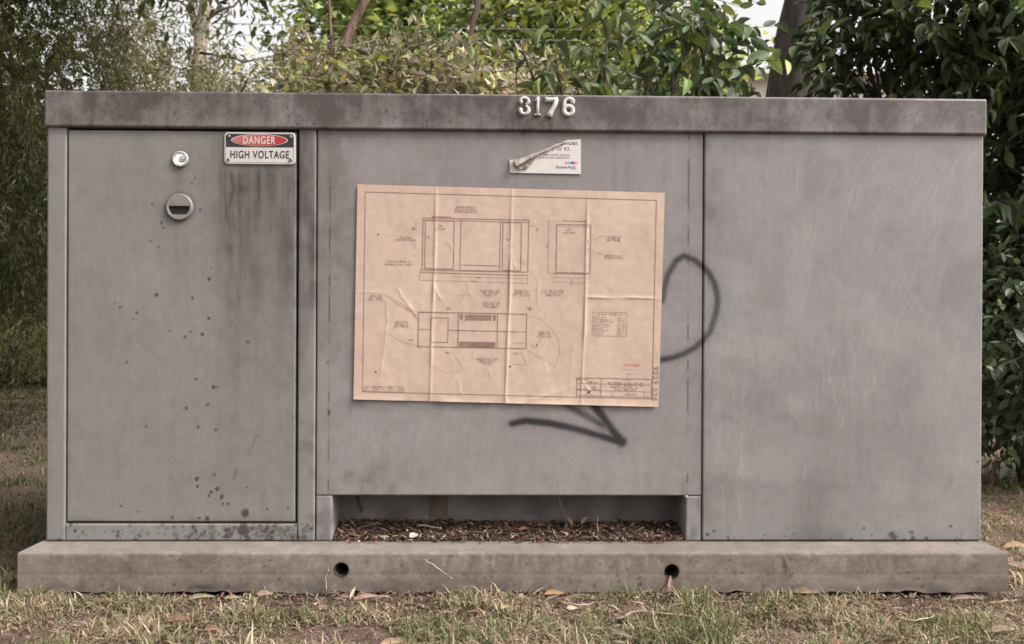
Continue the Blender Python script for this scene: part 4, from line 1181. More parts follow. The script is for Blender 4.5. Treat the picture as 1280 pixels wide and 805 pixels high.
LEAF_ME = {}
def hi_leaf_mesh(key, mat, T=T_HI, F=F_HI):
    if key not in LEAF_ME:
        me = np_mesh('leaf_' + key, T, F, True); me.materials.append(mat); LEAF_ME[key] = me
    return LEAF_ME[key]
def pick_visible(P, L, n=300):
    px, py, z = to_px(P)
    ok = (z > 0.3) & (px > -10) & (px < 1290) & (py > -8) & (py < 800)
    hid = (P[:, 1] > 0) & (px > 40) & (px < 1234) & (py > 108 + (px - 54) * 0.0119) & (py < 740)
    score = np.where(ok & ~hid, L / z, -1) * (1 + 0.6 / (1 + np.maximum(P[:, 1], 0)))
    # leaves further inside the bush are hidden by others: prefer the front ones
    score = np.where(score > 0, score / (0.25 + np.maximum(z - z[score > 0].min() if (score > 0).any() else z, 0.0)), -1)
    idx = np.argsort(-score)[:n]
    return idx[score[idx] > 0]
def leaf_objects(root, key, mat, P, D, Nrm, L, Wd, C, n=300):
    mes = [hi_leaf_mesh(key + str(q), mat, *leaf_template(7, 5, f_, c_)) for q, (f_, c_) in enumerate(((0.13, 0.16), (0.24, 0.34), (0.06, -0.08), (0.34, 0.10)))]
    idx = pick_visible(P, L, n)
    X, Yd, Z = frames(D[idx], Nrm[idx]); off = origin(root)
    for a, i in enumerate(idx):
        o = bpy.data.objects.new('leaf', mes[(a * 7) % 4]); col.objects.link(o); o.parent = root
        m_ = Matrix.Identity(4)
        for r_ in range(3):
            m_[r_][0], m_[r_][1], m_[r_][2], m_[r_][3] = X[a][r_] * Wd[i], Yd[a][r_] * L[i], Z[a][r_] * L[i], P[i][r_] - off[r_]
        o.matrix_local = m_
        o.color = (*C[i], 1)
    rest = np.ones(len(P), bool); rest[idx] = False
    return rest

def wander(a, bnd, k, r, amp):
    t = np.linspace(0, 1, k)[:, None]; a = np.asarray(a, float); bnd = np.asarray(bnd, float)
    p = a + (bnd - a) * t; j = np.cumsum(r.normal(size=(k, 3)), 0) * amp; j -= j[0] + (j[-1] - j[0]) * t
    return p + j

# ------------------------------------------------------------------ right: dark large-leaved evergreen shrub
def shrub(name, label, cat, base, blobs, ntw, key, cols, wts, seed, nl=7, tl=0.26, ll=0.085, lw=0.42, droop=0.5, nobj=300, stems=6, group=None, spread=0.9, srad=0.02, shell=0.45, gm=(LEAF_GLOSS, LEAF_GLOSS_OBJ), bark=BARK_DARK):
    r = np.random.default_rng(seed)
    root = empty(name, base); tag(root, label, cat, group)
    cpt, outd = blob_points(blobs, ntw, r, shell)
    P, D, Nn, L_, Wd, tw = twiggy(cpt, outd, r, nl, tl, ll, lw, droop, spread)
    C = palette(len(P), r, cols, wts)
    keep = P[:, 2] > GZ + 0.03
    keep &= ~((P[:, 1] < 1.0) & (P[:, 0] > -1.36) & (P[:, 0] < 1.38) & (P[:, 2] < 1.47))       # nothing grows through the cabinet
    P, D, Nn, L_, Wd, C = (q[keep] for q in (P, D, Nn, L_, Wd, C))
    rest = leaf_objects(root, key, gm[1], P, D, Nn, L_, Wd, C, nobj) if nobj else np.ones(len(P), bool)
    leaves_mesh('foliage', P[rest], D[rest], Nn[rest], L_[rest], Wd[rest], C[rest], T_MD, F_MD, gm[0], root)
    tw = [t for t in tw if not (t[0][1] < 1.05 and -1.4 < t[0][0] < 1.42 and t[0][2] < 1.6)]
    twig_mesh('twigs', tw, 0.0028, bark, root)
    for k in range(stems):
        c = blobs[k % len(blobs)][0]; e = np.array(c) + r.normal(size=3) * 0.25 * np.array(blobs[k % len(blobs)][1])
        s = np.array(base) + np.array([r.normal() * 0.12, r.normal() * 0.12, -0.03])
        mid = (s + e) / 2 + np.array([r.normal() * 0.1, r.normal() * 0.1, 0.15])
        pp = np.concatenate([wander(s, mid, 6, r, 0.012), wander(mid, e, 6, r, 0.015)[1:]])
        m_ = MB(); m_.tube(pp, np.linspace(srad, srad * 0.35, len(pp)), 7, wob=0.2); m_.build('stem', bark, root, True)
    return root
def bl(px, py, Y, rx, ry, rz):
    return (at(px, py, Y), (rx, ry, rz))

DARKL = [(0.042, 0.058, 0.028), (0.060, 0.080, 0.036), (0.085, 0.110, 0.046), (0.032, 0.042, 0.024), (0.17, 0.21, 0.055), (0.12, 0.095, 0.045)]
shrub('evergreen_shrub', 'tall dark glossy large-leaved evergreen bush overhanging the cabinet\'s right end', 'bush', (2.45, 1.9, GZ),
      [bl(1160, 25, 1.75, 0.36, 0.30, 0.26), bl(1075, 35, 1.85, 0.16, 0.22, 0.24), bl(1250, 60, 1.6, 0.26, 0.35, 0.45), bl(1300, 220, 1.5, 0.22, 0.35, 0.50), bl(1190, -70, 2.0, 0.6, 0.45, 0.20),
       bl(1100, 85, 1.9, 0.24, 0.25, 0.10), bl(1190, 100, 2.0, 0.26, 0.25, 0.10), bl(1330, 60, 1.7, 0.3, 0.4, 0.8), bl(1040, 88, 1.8, 0.12, 0.16, 0.09), bl(1310, 330, 1.9, 0.28, 0.3, 0.5), bl(1100, -30, 1.9, .25, .25, .16), bl(1050, 25, 1.9, .07, .14, .20)],
      1180, 'evergreen', DARKL, [5, 5, 3.5, 4, 0.8, 0.15], 11, 7, 0.26, 0.098, 0.40, 0.55, 300, 8)
shrub('oval_leaved_bush', 'grey-green oval-leaved bush low beside the cabinet\'s right edge', 'bush', (2.35, 1.5, GZ),
      [bl(1275, 400, 1.35, 0.22, 0.25, 0.22), bl(1285, 480, 1.35, 0.20, 0.25, 0.25), bl(1265, 540, 1.6, 0.25, 0.25, 0.16), bl(1320, 430, 1.4, 0.3, 0.3, 0.5), bl(1262, 350, 1.6, 0.2, 0.2, 0.2)],
      420, 'oval', [(0.075, 0.100, 0.058), (0.105, 0.135, 0.080), (0.05, 0.066, 0.04), (0.14, 0.175, 0.10)], [4, 4, 3, 1.2], 12, 8, 0.24, 0.066, 0.56, 0.45, 200, 5)
shrub('broad_leaved_shrub', 'green shrub with broad drooping leaves behind the lid, right of the numerals', 'shrub', (0.95, 1.9, GZ),
      [bl(868, 55, 1.75, 0.10, 0.16, 0.17), bl(890, 95, 1.7, 0.15, 0.18, 0.08), bl(903, 40, 1.8, 0.08, 0.15, 0.15), bl(845, 15, 1.9, 0.08, 0.15, 0.15), bl(808, 95, 1.75, 0.10, 0.15, 0.10), bl(870, -25, 1.9, 0.12, 0.15, 0.12), bl(915, 112, 1.8, 0.08, 0.15, 0.05), bl(870, 160, 1.75, 0.22, 0.2, 0.15)],
      108, 'broad', [(0.075, 0.100, 0.050), (0.11, 0.145, 0.070), (0.055, 0.070, 0.042), (0.20, 0.25, 0.08)], [4, 4, 3, 1.2], 13, 6, 0.30, 0.105, 0.48, 0.85, 300, 6)
shrub('drooping_vine_shrub', 'upright leafy shrub with hanging leaves directly behind the numerals', 'shrub', (0.42, 1.7, GZ),
      [bl(697, 70, 1.7, 0.04, 0.10, 0.16), bl(652, 72, 1.75, 0.05, 0.10, 0.09), bl(755, 35, 1.8, 0.06, 0.12, 0.22), bl(765, 95, 1.7, 0.08, 0.12, 0.10), bl(715, 110, 1.7, 0.16, 0.12, 0.05), bl(775, -5, 1.9, 0.06, 0.1, 0.15), bl(720, 165, 1.7, 0.3, 0.15, 0.12)],
      50, 'hanging', [(0.09, 0.115, 0.055), (0.13, 0.165, 0.075), (0.06, 0.078, 0.045), (0.22, 0.27, 0.08)], [4, 4, 2, 1.5], 14, 7, 0.30, 0.10, 0.40, 1.0, 200, 5)

# ------------------------------------------------------------------ fine-leaved weeping trees and far crowns
def strands(starts, r, length, leaf, step, spread=0.03, hang=1.0, wild=0.6):
    """hanging strands of small leaves"""
    n = len(starts); Ls = length * (0.5 + r.random(n)); k = int(length * 1.5 / step)
    d = r.normal(size=(n, 3)) * 0.35; d[:, 2] = -hang + 0.25 * r.normal(size=n); d /= np.linalg.norm(d, axis=1)[:, None]
    Ps, Ds = [], []
    cur = starts.copy(); dd = d.copy()
    for i in range(k):
        on = (i * step) < Ls
        cur = cur + dd * step; dd = dd + r.normal(size=(n, 3)) * 0.10; dd[:, 2] -= 0.05 * hang; dd /= np.linalg.norm(dd, axis=1)[:, None]
        for q in range(2):
            o_ = r.normal(size=(n, 3)) * spread
            Ps.append((cur + o_)[on]); Ds.append((dd * 0.8 + r.normal(size=(n, 3)) * wild)[on])
    P = np.concatenate(Ps); D = np.concatenate(Ds)
    L_ = leaf * (0.6 + 0.8 * r.random(len(P)))
    return P, D, rand_dirs(len(P), r), L_
def trunk_part(root, name, pts, radii, mat, n=12):
    m_ = MB(); m_.tube(pts, radii, n, wob=0.10); return m_.build(name, mat, root, True)

# left: dark weeping tree that hangs almost to the ground
r = np.random.default_rng(31)
tb = np.array([-4.9, 4.6, GZ])
WT = empty('weeping_tree', tb); tag(WT, 'dark weeping tree trailing fine foliage to the grass at the far left', 'tree')
trunk_part(WT, 'trunk', wander(tb - [0, 0, .05], tb + [0.15, 0, 4.2], 9, r, 0.05), np.linspace(0.17, 0.07, 9), BARK_DARK)
for k in range(7):
    a = tb + [0.1, 0, 1.6 + 0.4 * k]; e = a + np.array([1.7 * math.cos(k * 2.2) + 0.3, -0.9 + 0.7 * math.sin(k * 2.2), 0.5])
    trunk_part(WT, 'limb', wander(a, e, 7, r, 0.05), np.linspace(0.05, 0.015, 7), BARK_DARK, 7)
st = []
def sprays(n, per, x0, x1, y0, y1, Y0, Y1, sd_=0.10):
    # clusters of strands that hang from the same branchlet
    c = np.array([at(x0 + (x1 - x0) * r.random(), y0 + (y1 - y0) * r.random(), Y0 + (Y1 - Y0) * r.random()) for k in range(n)])
    return np.repeat(c, per, 0) + r.normal(size=(n * per, 3)) * [sd_, sd_, sd_ * 0.5]
st = np.concatenate([sprays(150, 9, -330, 40, -260, 300, 2.7, 4.6), sprays(32, 7, 30, 140, -200, 60, 3.0, 4.8), sprays(70, 9, -150, 48, 60, 430, 3.2, 5.0)])
st = st[st[:, 2] > 0.5]
P, D, Nn, L_ = strands(st, r, 0.56, 0.048, 0.022, 0.020, wild=0.38)
ok = P[:, 2] > 0.24 + 0.15 * fbm(P[:, 0] * 4, P[:, 1] * 4, 2)
P, D, Nn, L_ = P[ok], D[ok], Nn[ok], L_[ok]
patch = fbm(P[:, 0] * 2.2 + 5, P[:, 2] * 2.2 + P[:, 1], 3)
C = palette(len(P), r, [(0.048, 0.053, 0.022), (0.074, 0.078, 0.032), (0.082, 0.068, 0.037), (0.032, 0.035, 0.017)], [4, 4, 2, 3]) * (0.65 + 0.9 * sst(0.35, 0.7, patch))[:, None]
leaves_mesh('crown', P, D, Nn, L_, L_ * 0.20, C, T_LO, F_LO, LEAF, WT)
# extra leaf canopy, unseen above the frame, added to shade the left side
nc = 700; cp = np.stack([-6.0 + 4.6 * r.random(nc), -3.2 + 7.9 * r.random(nc), 3.05 + 1.3 * r.random(nc)], -1)
P = np.repeat(cp, 30, 0) + r.normal(size=(nc * 30, 3)) * [0.25, 0.25, 0.12]
D = rand_dirs(len(P), r); D[:, 2] = -abs(D[:, 2]) - 0.3
L_ = 0.11 * (0.6 + 0.8 * r.random(len(P)))
leaves_mesh('added_shade_canopy', P, D, rand_dirs(len(P), r), L_, L_ * 0.35, palette(len(P), r, [(0.040, 0.050, 0.020), (0.060, 0.072, 0.028)], [1, 1]), T_LO, F_LO, LEAF, WT)

# middle left: feathery olive-brown tree
def feather(name, label, base, starts, seed, cols, wts, length=0.4, leaf=0.035, step=0.024, lw=0.26, hang=0.6, mat=LEAF, trunk=None, limbs=(), cat='tree', spread=0.03, barkm=BARK_DARK, tw=None, per=1):
    r = np.random.default_rng(seed)
    root = empty(name, base); tag(root, label, cat)
    if trunk is not None: trunk_part(root, 'trunk', *trunk)
    for l in limbs: trunk_part(root, 'limb', l[0], l[1], barkm, 7)
    starts = np.repeat(np.array(starts), per, 0) + r.normal(size=(len(starts) * per, 3)) * 0.05 * (per > 1)
    P, D, Nn, L_ = strands(starts, r, length, leaf, step, spread, hang)
    patch = fbm(P[:, 0] * 3 + 5, P[:, 2] * 3 + P[:, 1], 3)
    C = palette(len(P), r, cols, wts) * (0.7 + 0.85 * sst(0.3, 0.7, patch))[:, None]
    leaves_mesh('crown', P, D, Nn, L_, L_ * lw, C, T_LO, F_LO, mat, root)
    if tw:
        twig_mesh('twigs', tw, 0.004, TWIG, root)
    return root
r = np.random.default_rng(32)
OLV = [(0.13, 0.132, 0.075), (0.18, 0.172, 0.10), (0.20, 0.17, 0.115), (0.085, 0.088, 0.05)]
st = []
def scatter(n, x0, x1, y0, y1, Y0, Y1, mask=None):
    out = []
    while len(out) < n:
        px = x0 + (x1 - x0) * r.random(); py = y0 + (y1 - y0) * r.random()
        if mask is not None and r.random() > mask(px, py): continue
        out.append(at(px, py, Y0 + (Y1 - Y0) * r.random()))
    return out
def mleft(px, py):
    dens = 0.16 + 0.84 * (1 / (1 + math.exp(-(py - 42) / 9)))
    hole = math.exp(-((px - 318) / 46) ** 4 - ((py - 5) / 62) ** 4)
    cl = vnoise(np.array([px / 22.0]), np.array([py / 22.0]))[0]
    return max(0.0, dens * (1 - 1.0 * hole) * (0.15 + 1.5 * max(0, cl - 0.25)))
st = scatter(115, 128, 410, -20, 150, 4.2, 6.2, mleft) + scatter(24, 128, 235, -60, 80, 4.2, 6.0, mleft)
tb = (-2.3, 5.4, GZ)
lim = [(wander(at(210, 200, 5.3), at(140, 84, 4.9), 7, r, 0.03), np.linspace(.035, .012, 7)), (wander(at(182, 92, 5.0), at(213, 84, 5.0), 5, r, .01), np.linspace(.018, .007, 5)),
       (wander(at(240, 200, 5.3), at(310, 98, 5.0), 7, r, 0.03), np.linspace(.03, .008, 7)), (wander(at(250, 66, 5.0), at(325, 74, 5.0), 7, r, 0.02), np.linspace(.012, .006, 7)),
       (wander(at(140, 101, 4.8), at(190, 102, 4.9), 5, r, 0.01), np.linspace(.010, .006, 5))]
feather('feathery_tree', 'olive brown feathery tree with sky showing through, left of the leaning trunk', tb, st, 33, OLV, [4, 4, 3, 2], 0.28, 0.052, 0.026, 0.26, 0.7, per=5,
        trunk=(wander(np.array(tb) - [0, 0, .05], at(215, 190, 5.3), 8, r, 0.03), np.linspace(0.11, 0.05, 8), BARK_DARK), limbs=lim)

# pale gum tree behind it, with sparse hanging leaves across the gap of sky
r = np.random.default_rng(34)
gb = at(252, 400, 8.6); gb[2] = GZ
pts = np.array([gb - [0, 0, 0.05], at(250, 200, 8.6), at(247, 100, 8.6), at(252, 40, 8.6), at(259, -10, 8.6), at(275, -120, 8.6), at(300, -260, 8.6)])
GT = empty('gum_tree', gb); tag(GT, 'gum tree with pale pinkish trunk rising behind the feathery tree', 'tree')
trunk_part(GT, 'trunk', pts, [0.12, 0.095, 0.085, 0.08, 0.075, 0.06, 0.04], BARK_PALE)
trunk_part(GT, 'limb', np.array([at(258, 24, 8.6), at(275, 12, 8.4), at(292, 8, 8.3), at(315, -20, 8.2)]), [.03, .022, .014, .008], BARK_PALE, 7)
trunk_part(GT, 'limb', np.array([at(247, 40, 8.6), at(240, 15, 8.7), at(236, -30, 8.7)]), [.05, .045, .03], BARK_DARK, 7)
st = []
for k in range(38):
    st.append(at(270 + 80 * r.random(), -70 + 115 * r.random(), 7.8 + 1.2 * r.random()))
for k in range(60): st.append(at(170 + 90 * r.random(), -90 + 90 * r.random(), 8 + r.random()))
P, D, Nn, L_ = strands(np.array(st), r, 0.26, 0.10, 0.09, 0.05, 0.7)
C = palette(len(P), r, [(0.06, 0.065, 0.04), (0.09, 0.09, 0.055)], [1, 1])
leaves_mesh('crown', P, D, Nn, L_, L_ * 0.26, C, T_MD, F_MD, LEAF, GT)

# two leaning reddish trunks
def leaner(name, label, path, w_px, seed, forks=()):
    r = np.random.default_rng(seed)
    Y = path[0][2]; p0 = at(*path[0]); base = np.array([p0[0] + 0.05, Y, GZ])
    root = empty(name, base); tag(root, label, 'tree')
    pts = np.array([base - [0, 0, 0.05], (base + p0) / 2 + [0.02, 0, 0]] + [at(*q) for q in path])
    w0 = w_px / FPX * (Y + 2.47) / 2
    t = np.linspace(0, 1, 16); tt = np.linspace(0, 1, len(pts))
    P = np.stack([np.interp(t, tt, pts[:, k]) for k in range(3)], 1) + r.normal(size=(16, 3)) * 0.004
    trunk_part(root, 'trunk', P, np.linspace(w0 * 1.15, w0 * 0.7, 16), BARK_RED)
    for fpth, fw in forks:
        q = np.array([at(*f) for f in fpth]); trunk_part(root, 'limb', q, np.linspace(fw, fw * 0.6, len(q)) / FPX * (Y + 2.47) / 2, BARK_RED, 7)
    top = P[-1]
    st = top + r.normal(size=(240, 3)) * [0.8, 0.6, 0.30] + [0.1, -0.2, 0.7]
    Pl, D, Nn, L_ = strands(st, r, 0.22, 0.07, 0.04, 0.04, 0.4)
    leaves_mesh('crown', Pl, D, Nn, L_, L_ * 0.3, palette(len(Pl), r, OLV, [1, 1, 1, 1]), T_LO, F_LO, LEAF, root)
    return root
leaner('leaning_tree', 'leaning reddish brown trunk with a thin fork behind the lid, left of centre',
       [(421, 150, 2.7), (421.5, 110, 2.7), (424, 82, 2.7), (429, 58, 2.7), (438, 34, 2.7), (450, 12, 2.7), (463, -10, 2.7), (485, -60, 2.75), (500, -110, 2.8)], 13.5, 41,
       [([(419, 72, 2.7), (414.5, 50, 2.72), (413, 30, 2.72), (412, 10, 2.74), (408, -30, 2.75)], 5.0), ([(426, 112, 2.66), (426, 92, 2.66), (431, 66, 2.67)], 3.0), ([(387, 45, 2.8), (400, 28, 2.8), (418, 8, 2.8)], 2.2)])
leaner('leaning_tree', 'slim brown trunk slanting up behind the lid, nearest left of the numerals',
       [(571, 120, 3.4), (576, 75, 3.4), (581, 58, 3.4), (589, 35, 3.4), (595, 10, 3.4), (598, -15, 3.4), (606, -60, 3.4), (612, -120, 3.4)], 10, 42,
       [([(608, 36, 3.4), (622, 20, 3.38), (640, 12, 3.36), (650, 2, 3.35), (655, -15, 3.3)], 3.2)])

# big grey trunk inside the evergreen bush on the right
r = np.random.default_rng(43)
bt = at(985, 300, 3.0); bt[2] = GZ
BT = empty('broad_trunk_tree', bt); tag(BT, 'tree with a broad grey brown trunk beside the bright gap of sky', 'tree')
pts = np.array([bt - [0, 0, .05], at(986, 250, 3.0), at(989, 130, 3.0), at(994, 80, 3.0), at(1003, 40, 3.0), at(1013, 0, 3.0), at(1030, -80, 3.0), at(1050, -200, 3.0)])
trunk_part(BT, 'trunk', pts, np.array([44, 36, 32, 31, 31, 31, 28, 22]) / FPX * 5.47 , BARK_GREY, 18)
cpt = at(1060, -190, 3.2) + r.normal(size=(260, 3)) * [0.9, 0.8, 0.35]
P, D, Nn, L_, Wd, tw = twiggy(cpt, rand_dirs(260, r), r, 6, 0.3, 0.10, 0.4, 0.6)
leaves_mesh('crown', P, D, Nn, L_, Wd, palette(len(P), r, DARKL, [4, 4, 3, 3, .5, .1]), T_MD, F_MD, LEAF_GLOSS, BT)

# dry twiggy shrubs right behind the lid
r = np.random.default_rng(51)
DRY = [(0.26, 0.225, 0.165), (0.22, 0.22, 0.115), (0.42, 0.365, 0.29), (0.085, 0.095, 0.05), (0.32, 0.35, 0.13)]
def twig_cloud(n, x0, x1, y0, y1, Y0, Y1, ln=0.22):
    out = []
    for k in range(n):
        c = at(x0 + (x1 - x0) * r.random(), y0 + (y1 - y0) * r.random(), Y0 + (Y1 - Y0) * r.random())
        d = r.normal(size=3) * [1, 1, 0.7]; d = d / np.linalg.norm(d) * ln * (0.5 + r.random()); out.append((c - d / 2, c + r.normal(size=3) * 0.015, c + d / 2))
    return out
for (nm, lab, x0, x1, ya, yb, Y0, Y1, n, seed, wts, bx) in (
        ('twiggy_shrub', 'dry olive twiggy shrub around the foot of the leaning forked trunk', 345, 500, 52, 190, 2.0, 2.9, 190, 52, [3, 4, 2, 2, 1.5], -0.9),
        ('twiggy_shrub', 'tangled brown and green shrub between the two leaning trunks', 455, 600, 48, 190, 2.1, 3.0, 190, 53, [3, 3, 3, 2, 1.5], -0.5),
        ('twiggy_shrub', 'brown twiggy shrub just left of the numerals', 560, 690, 72, 190, 1.8, 2.5, 190, 54, [5, 2, 3, 2, 1], -0.05),
        ('twiggy_shrub', 'low dull green shrub behind the lid, between the numerals and the broad-leaved shrub', 680, 800, 92, 200, 2.2, 2.9, 110, 55, [2, 4, 1, 3, 1.5], 0.5)):
    sb = np.array([at((x0 + x1) / 2, 300, (Y0 + Y1) / 2)[0], (Y0 + Y1) / 2, GZ])
    st = scatter(n, x0, x1, ya, yb, Y0, Y1, lambda px, py: min(1, max(0.12, (py - ya) / 35.0)))
    rr = np.random.default_rng(seed)
    feather(nm, lab, sb, st, seed, DRY, wts, 0.17, 0.060, 0.028, 0.38, 0.0, trunk=(wander(sb - [0, 0, .05], sb + [0.02, 0, 1.5], 6, rr, 0.02), np.linspace(.03, .012, 6), BARK_DARK), cat='shrub', spread=0.028, tw=twig_cloud(200, x0, x1, ya, yb, Y0, Y1))

# far trees: bright green broad crowns, darker hedge row below
r = np.random.default_rng(61)
def far_tree(name, label, px, Y, top_z, blobs, n, seed, cols, wts, leaf=0.17, mat=LEAF_BRIGHT, barkm=BARK_GREY, tr=0.16, clump=0.42, per=24):
    r = np.random.default_rng(seed)
    b0 = at(px, 400, Y); b0[2] = GZ
    root = empty(name, b0); tag(root, label, 'tree', None)
    e = np.array([b0[0], b0[1], top_z])
    trunk_part(root, 'trunk', wander(b0 - [0, 0, .1], e, 8, r, 0.05), np.linspace(tr, tr * 0.35, 8), barkm)
    for k in range(4):
        a = b0 + (e - b0) * (0.45 + 0.1 * k); t_ = np.array(blobs[k % len(blobs)][0])
        trunk_part(root, 'limb', wander(a, t_, 6, r, 0.06), np.linspace(tr * .4, tr * .1, 6), barkm, 6)
    cp, od = blob_points(blobs, n, r, 0.5)
    k = per; cc = np.repeat(cp, k, 0)
    off = r.normal(size=(len(cc), 3)) * [clump, clump, clump * 0.28]
    P = cc + off; D = rand_dirs(len(P), r); D[:, 2] = D[:, 2] * 0.35 - 0.25
    Nn = np.array([[0, 0, 1.0]]) + 0.45 * r.normal(size=(len(P), 3))
    L_ = leaf * (0.6 + 0.8 * r.random(len(P)))
    cl = np.repeat(0.55 + 0.9 * r.random(n) ** 1.3, k)[:, None]
    leaves_mesh('crown', P, D, Nn, L_, L_ * 0.62, palette(len(P), r, cols, wts) * cl, T_LO, F_LO, mat, root)
BRT = [(0.21, 0.26, 0.11), (0.29, 0.34, 0.14), (0.37, 0.40, 0.18), (0.10, 0.135, 0.06)]
def B(px, py, Y, rx, ry, rz): return (at(px, py, Y), (rx, ry, rz))
far_tree('bright_green_tree', 'bright light green tree far behind the gap between feathery and forked trees', 395, 13.0, 5.5,
         [B(430, 10, 13, .7, 1.0, .8), B(425, 60, 13, .7, 1, .7), B(450, -50, 13.5, 1.0, 1.3, .7), B(430, 110, 13, 1.0, 1, .6)], 190, 62, BRT, [3, 3, 2, 2])
far_tree('bright_green_tree', 'bright green layered tree far behind, between the two leaning trunks', 530, 13.5, 6.0,
         [B(540, 25, 13.5, 1.3, 1.2, .7), B(490, 0, 14, 1.2, 1.2, .9), B(500, 90, 13.5, 1.3, 1, .8), B(560, -40, 14, 1.6, 1.3, .8), B(590, 80, 13, 1.0, 1, .8)], 210, 63, BRT, [3, 3, 1.5, 4])
far_tree('bright_green_tree', 'yellow-green layered tree far behind, above the numerals', 690, 12.5, 6.0,
         [B(660, 20, 12.5, 1.0, 1, .6), B(710, 55, 12.5, 1.1, 1, .6), B(700, 5, 13, 1.3, 1.2, .7), B(760, 30, 13, 1.0, 1.1, .9), B(700, 110, 12.5, 1.5, 1, .7), B(720, -60, 13, 1.6, 1.2, .8)], 230, 64, BRT, [2, 3, 3, 1.5])
far_tree('bright_green_tree', 'pale yellow-green tree glowing far behind the broad-leaved shrub', 830, 13.5, 5.2,
         [B(820, 30, 13.5, .6, 1, 1.0), B(850, 85, 13, 1.0, 1, .7), B(810, 90, 13, .9, 1, .8)], 120, 65, BRT, [1, 3, 5, .5])
DKG = [(0.05, 0.075, 0.032), (0.075, 0.105, 0.042), (0.035, 0.05, 0.026)]
far_tree('dark_green_tree', 'darker green tree mass far behind the tangled shrubs', 470, 9.0, 3.8,
         [B(450, 80, 9, .9, .8, .5), B(520, 70, 9.2, .9, .8, .5), B(580, 100, 9.0, .9, .8, .45), B(400, 110, 9, .9, .8, .5), B(490, 180, 9, 1.6, .8, .8)], 150, 66, DKG, [2, 2, 1], 0.10, LEAF, BARK_DARK, 0.12, 0.34)
far_tree('dark_green_tree', 'darker green tree mass far behind the numerals', 700, 9.5, 3.8,
         [B(650, 95, 9.5, .8, .8, .4), B(730, 100, 9.5, .9, .8, .45), B(800, 120, 9.5, .9, .8, .4), B(720, 180, 9.5, 1.6, .8, .8)], 120, 67, DKG, [2, 2, 1], 0.10, LEAF, BARK_DARK, 0.12, 0.34)
far_tree('dark_green_tree', 'dark dense tree filling the low background behind the weeping tree', 20, 7.5, 3.6,
         [B(-40, 120, 7.5, 1.4, .8, 1.2), B(30, 250, 7.5, 1.2, .8, 1.0), B(30, 400, 7.5, 1.4, .8, .9), B(-90, 330, 7.5, 1.2, .8, 1.2), B(120, 300, 7.5, 1.0, .8, 1.2), B(60, 470, 7.2, 1.6, .6, .5), B(10, 200, 7.6, 1.0, .8, 1.5)], 640, 68, [(0.05, 0.058, 0.028), (0.07, 0.078, 0.036), (0.08, 0.07, 0.04)], [2, 2, 1], 0.12, LEAF, BARK_DARK, 0.16, 0.34)
far_tree('dark_green_tree', 'dark dense tree filling the low background behind the right-hand bushes', 1290, 4.6, 3.0,
         [B(1290, 150, 4.6, .8, .6, .9), B(1270, 380, 4.4, .8, .5, .7), B(1330, 300, 4.6, .7, .6, 1.2), B(1230, 480, 4.4, .9, .5, .5)], 300, 69, [(0.03, 0.042, 0.022), (0.045, 0.06, 0.03)], [2, 2], 0.08, LEAF, BARK_DARK, 0.1, 0.26)

# overhead wires
for i, (y0, y1) in enumerate(((31, 35), (45, 48.5))):
    a = at(330, y0 - 1, 10.5); e = at(1000, y1 + 3, 10.8); ext = (e - a)
    m_ = MB(); t = np.linspace(-1.2, 0.745, 24)[:, None]; P = a + ext * t; P[:, 2] += 0.10 * ((t[:, 0] - 0.5) ** 2) - 0.03
    m_.tube(P, 0.0055, 6)
    o = m_.build('overhead_cable', simple('weathered_cable', (0.20, 0.20, 0.19), 0.5), None, True)
    tag(o, ('upper', 'lower')[i] + ' of the two pale overhead cables behind the trees', 'cable', 'overhead cables')

# house glimpsed through the foliage at right
h0 = at(930, 400, 15.0); h1 = at(1120, 400, 15.0)
HB = empty('house', ((h0[0] + h1[0]) / 2, 16.5, GZ)); tag(HB, 'white walled house with an orange awning glimpsed through the right-hand foliage', 'house')
HWM = simple('white_render', (0.72, 0.68, 0.64), 0.8, 0.05, 8)
b = MB(); b.box(h0[0], h1[0], 15.0, 18.0, GZ - 0.05, 5.62); b.build('wall', HWM, HB)
b = MB(); xm0, xm1 = h0[0] - .4, h1[0] + .4
b.add([(xm0, 14.6, 5.50), (xm1, 14.6, 5.50), (xm1, 16.5, 6.05), (xm0, 16.5, 6.05), (xm0, 18.4, 5.50), (xm1, 18.4, 5.50), (xm0, 14.6, 5.62), (xm1, 14.6, 5.62), (xm1, 16.5, 6.17), (xm0, 16.5, 6.17), (xm0, 18.4, 5.62), (xm1, 18.4, 5.62)],
      [(0, 1, 2, 3), (3, 2, 5, 4), (6, 9, 8, 7), (9, 10, 11, 8), (0, 6, 7, 1), (4, 5, 11, 10), (0, 3, 9, 6), (3, 4, 10, 9), (1, 7, 8, 2), (2, 8, 11, 5)])
b.build('roof', simple('pale_roof_sheet', (0.55, 0.53, 0.51), 0.7, 0.1, 6), HB)
q0 = at(1042, 112, 14.9); q1 = at(1060, 96, 14.9)
b = MB(); b.add([(q0[0], 14.3, q0[2]), (q1[0], 14.3, q0[2]), (q1[0], 14.97, q1[2]), (q0[0], 14.97, q1[2]), (q0[0], 14.3, q0[2] - .06), (q1[0], 14.3, q0[2] - .06), (q1[0], 14.97, q1[2] - .06), (q0[0], 14.97, q1[2] - .06)], [(0, 1, 2, 3), (7, 6, 5, 4), (0, 4, 5, 1), (0, 3, 7, 4), (1, 5, 6, 2)])
b.build('awning', simple('orange_awning', (0.48, 0.16, 0.08), 0.8, 0.2, 12), HB)
for x in (h0[0] + 0.5, h0[0] + 1.6):
    b = MB(); b.box(x, x + 0.7, 14.93, 14.995, 2.6, 3.9); wn = b.build('window', HWM, HB)
    b = MB(); b.box(x + .06, x + .64, 14.90, 14.92, 2.66, 3.84); b.build('pane', simple('window_glass', (0.05, 0.06, 0.07), 0.1), wn)

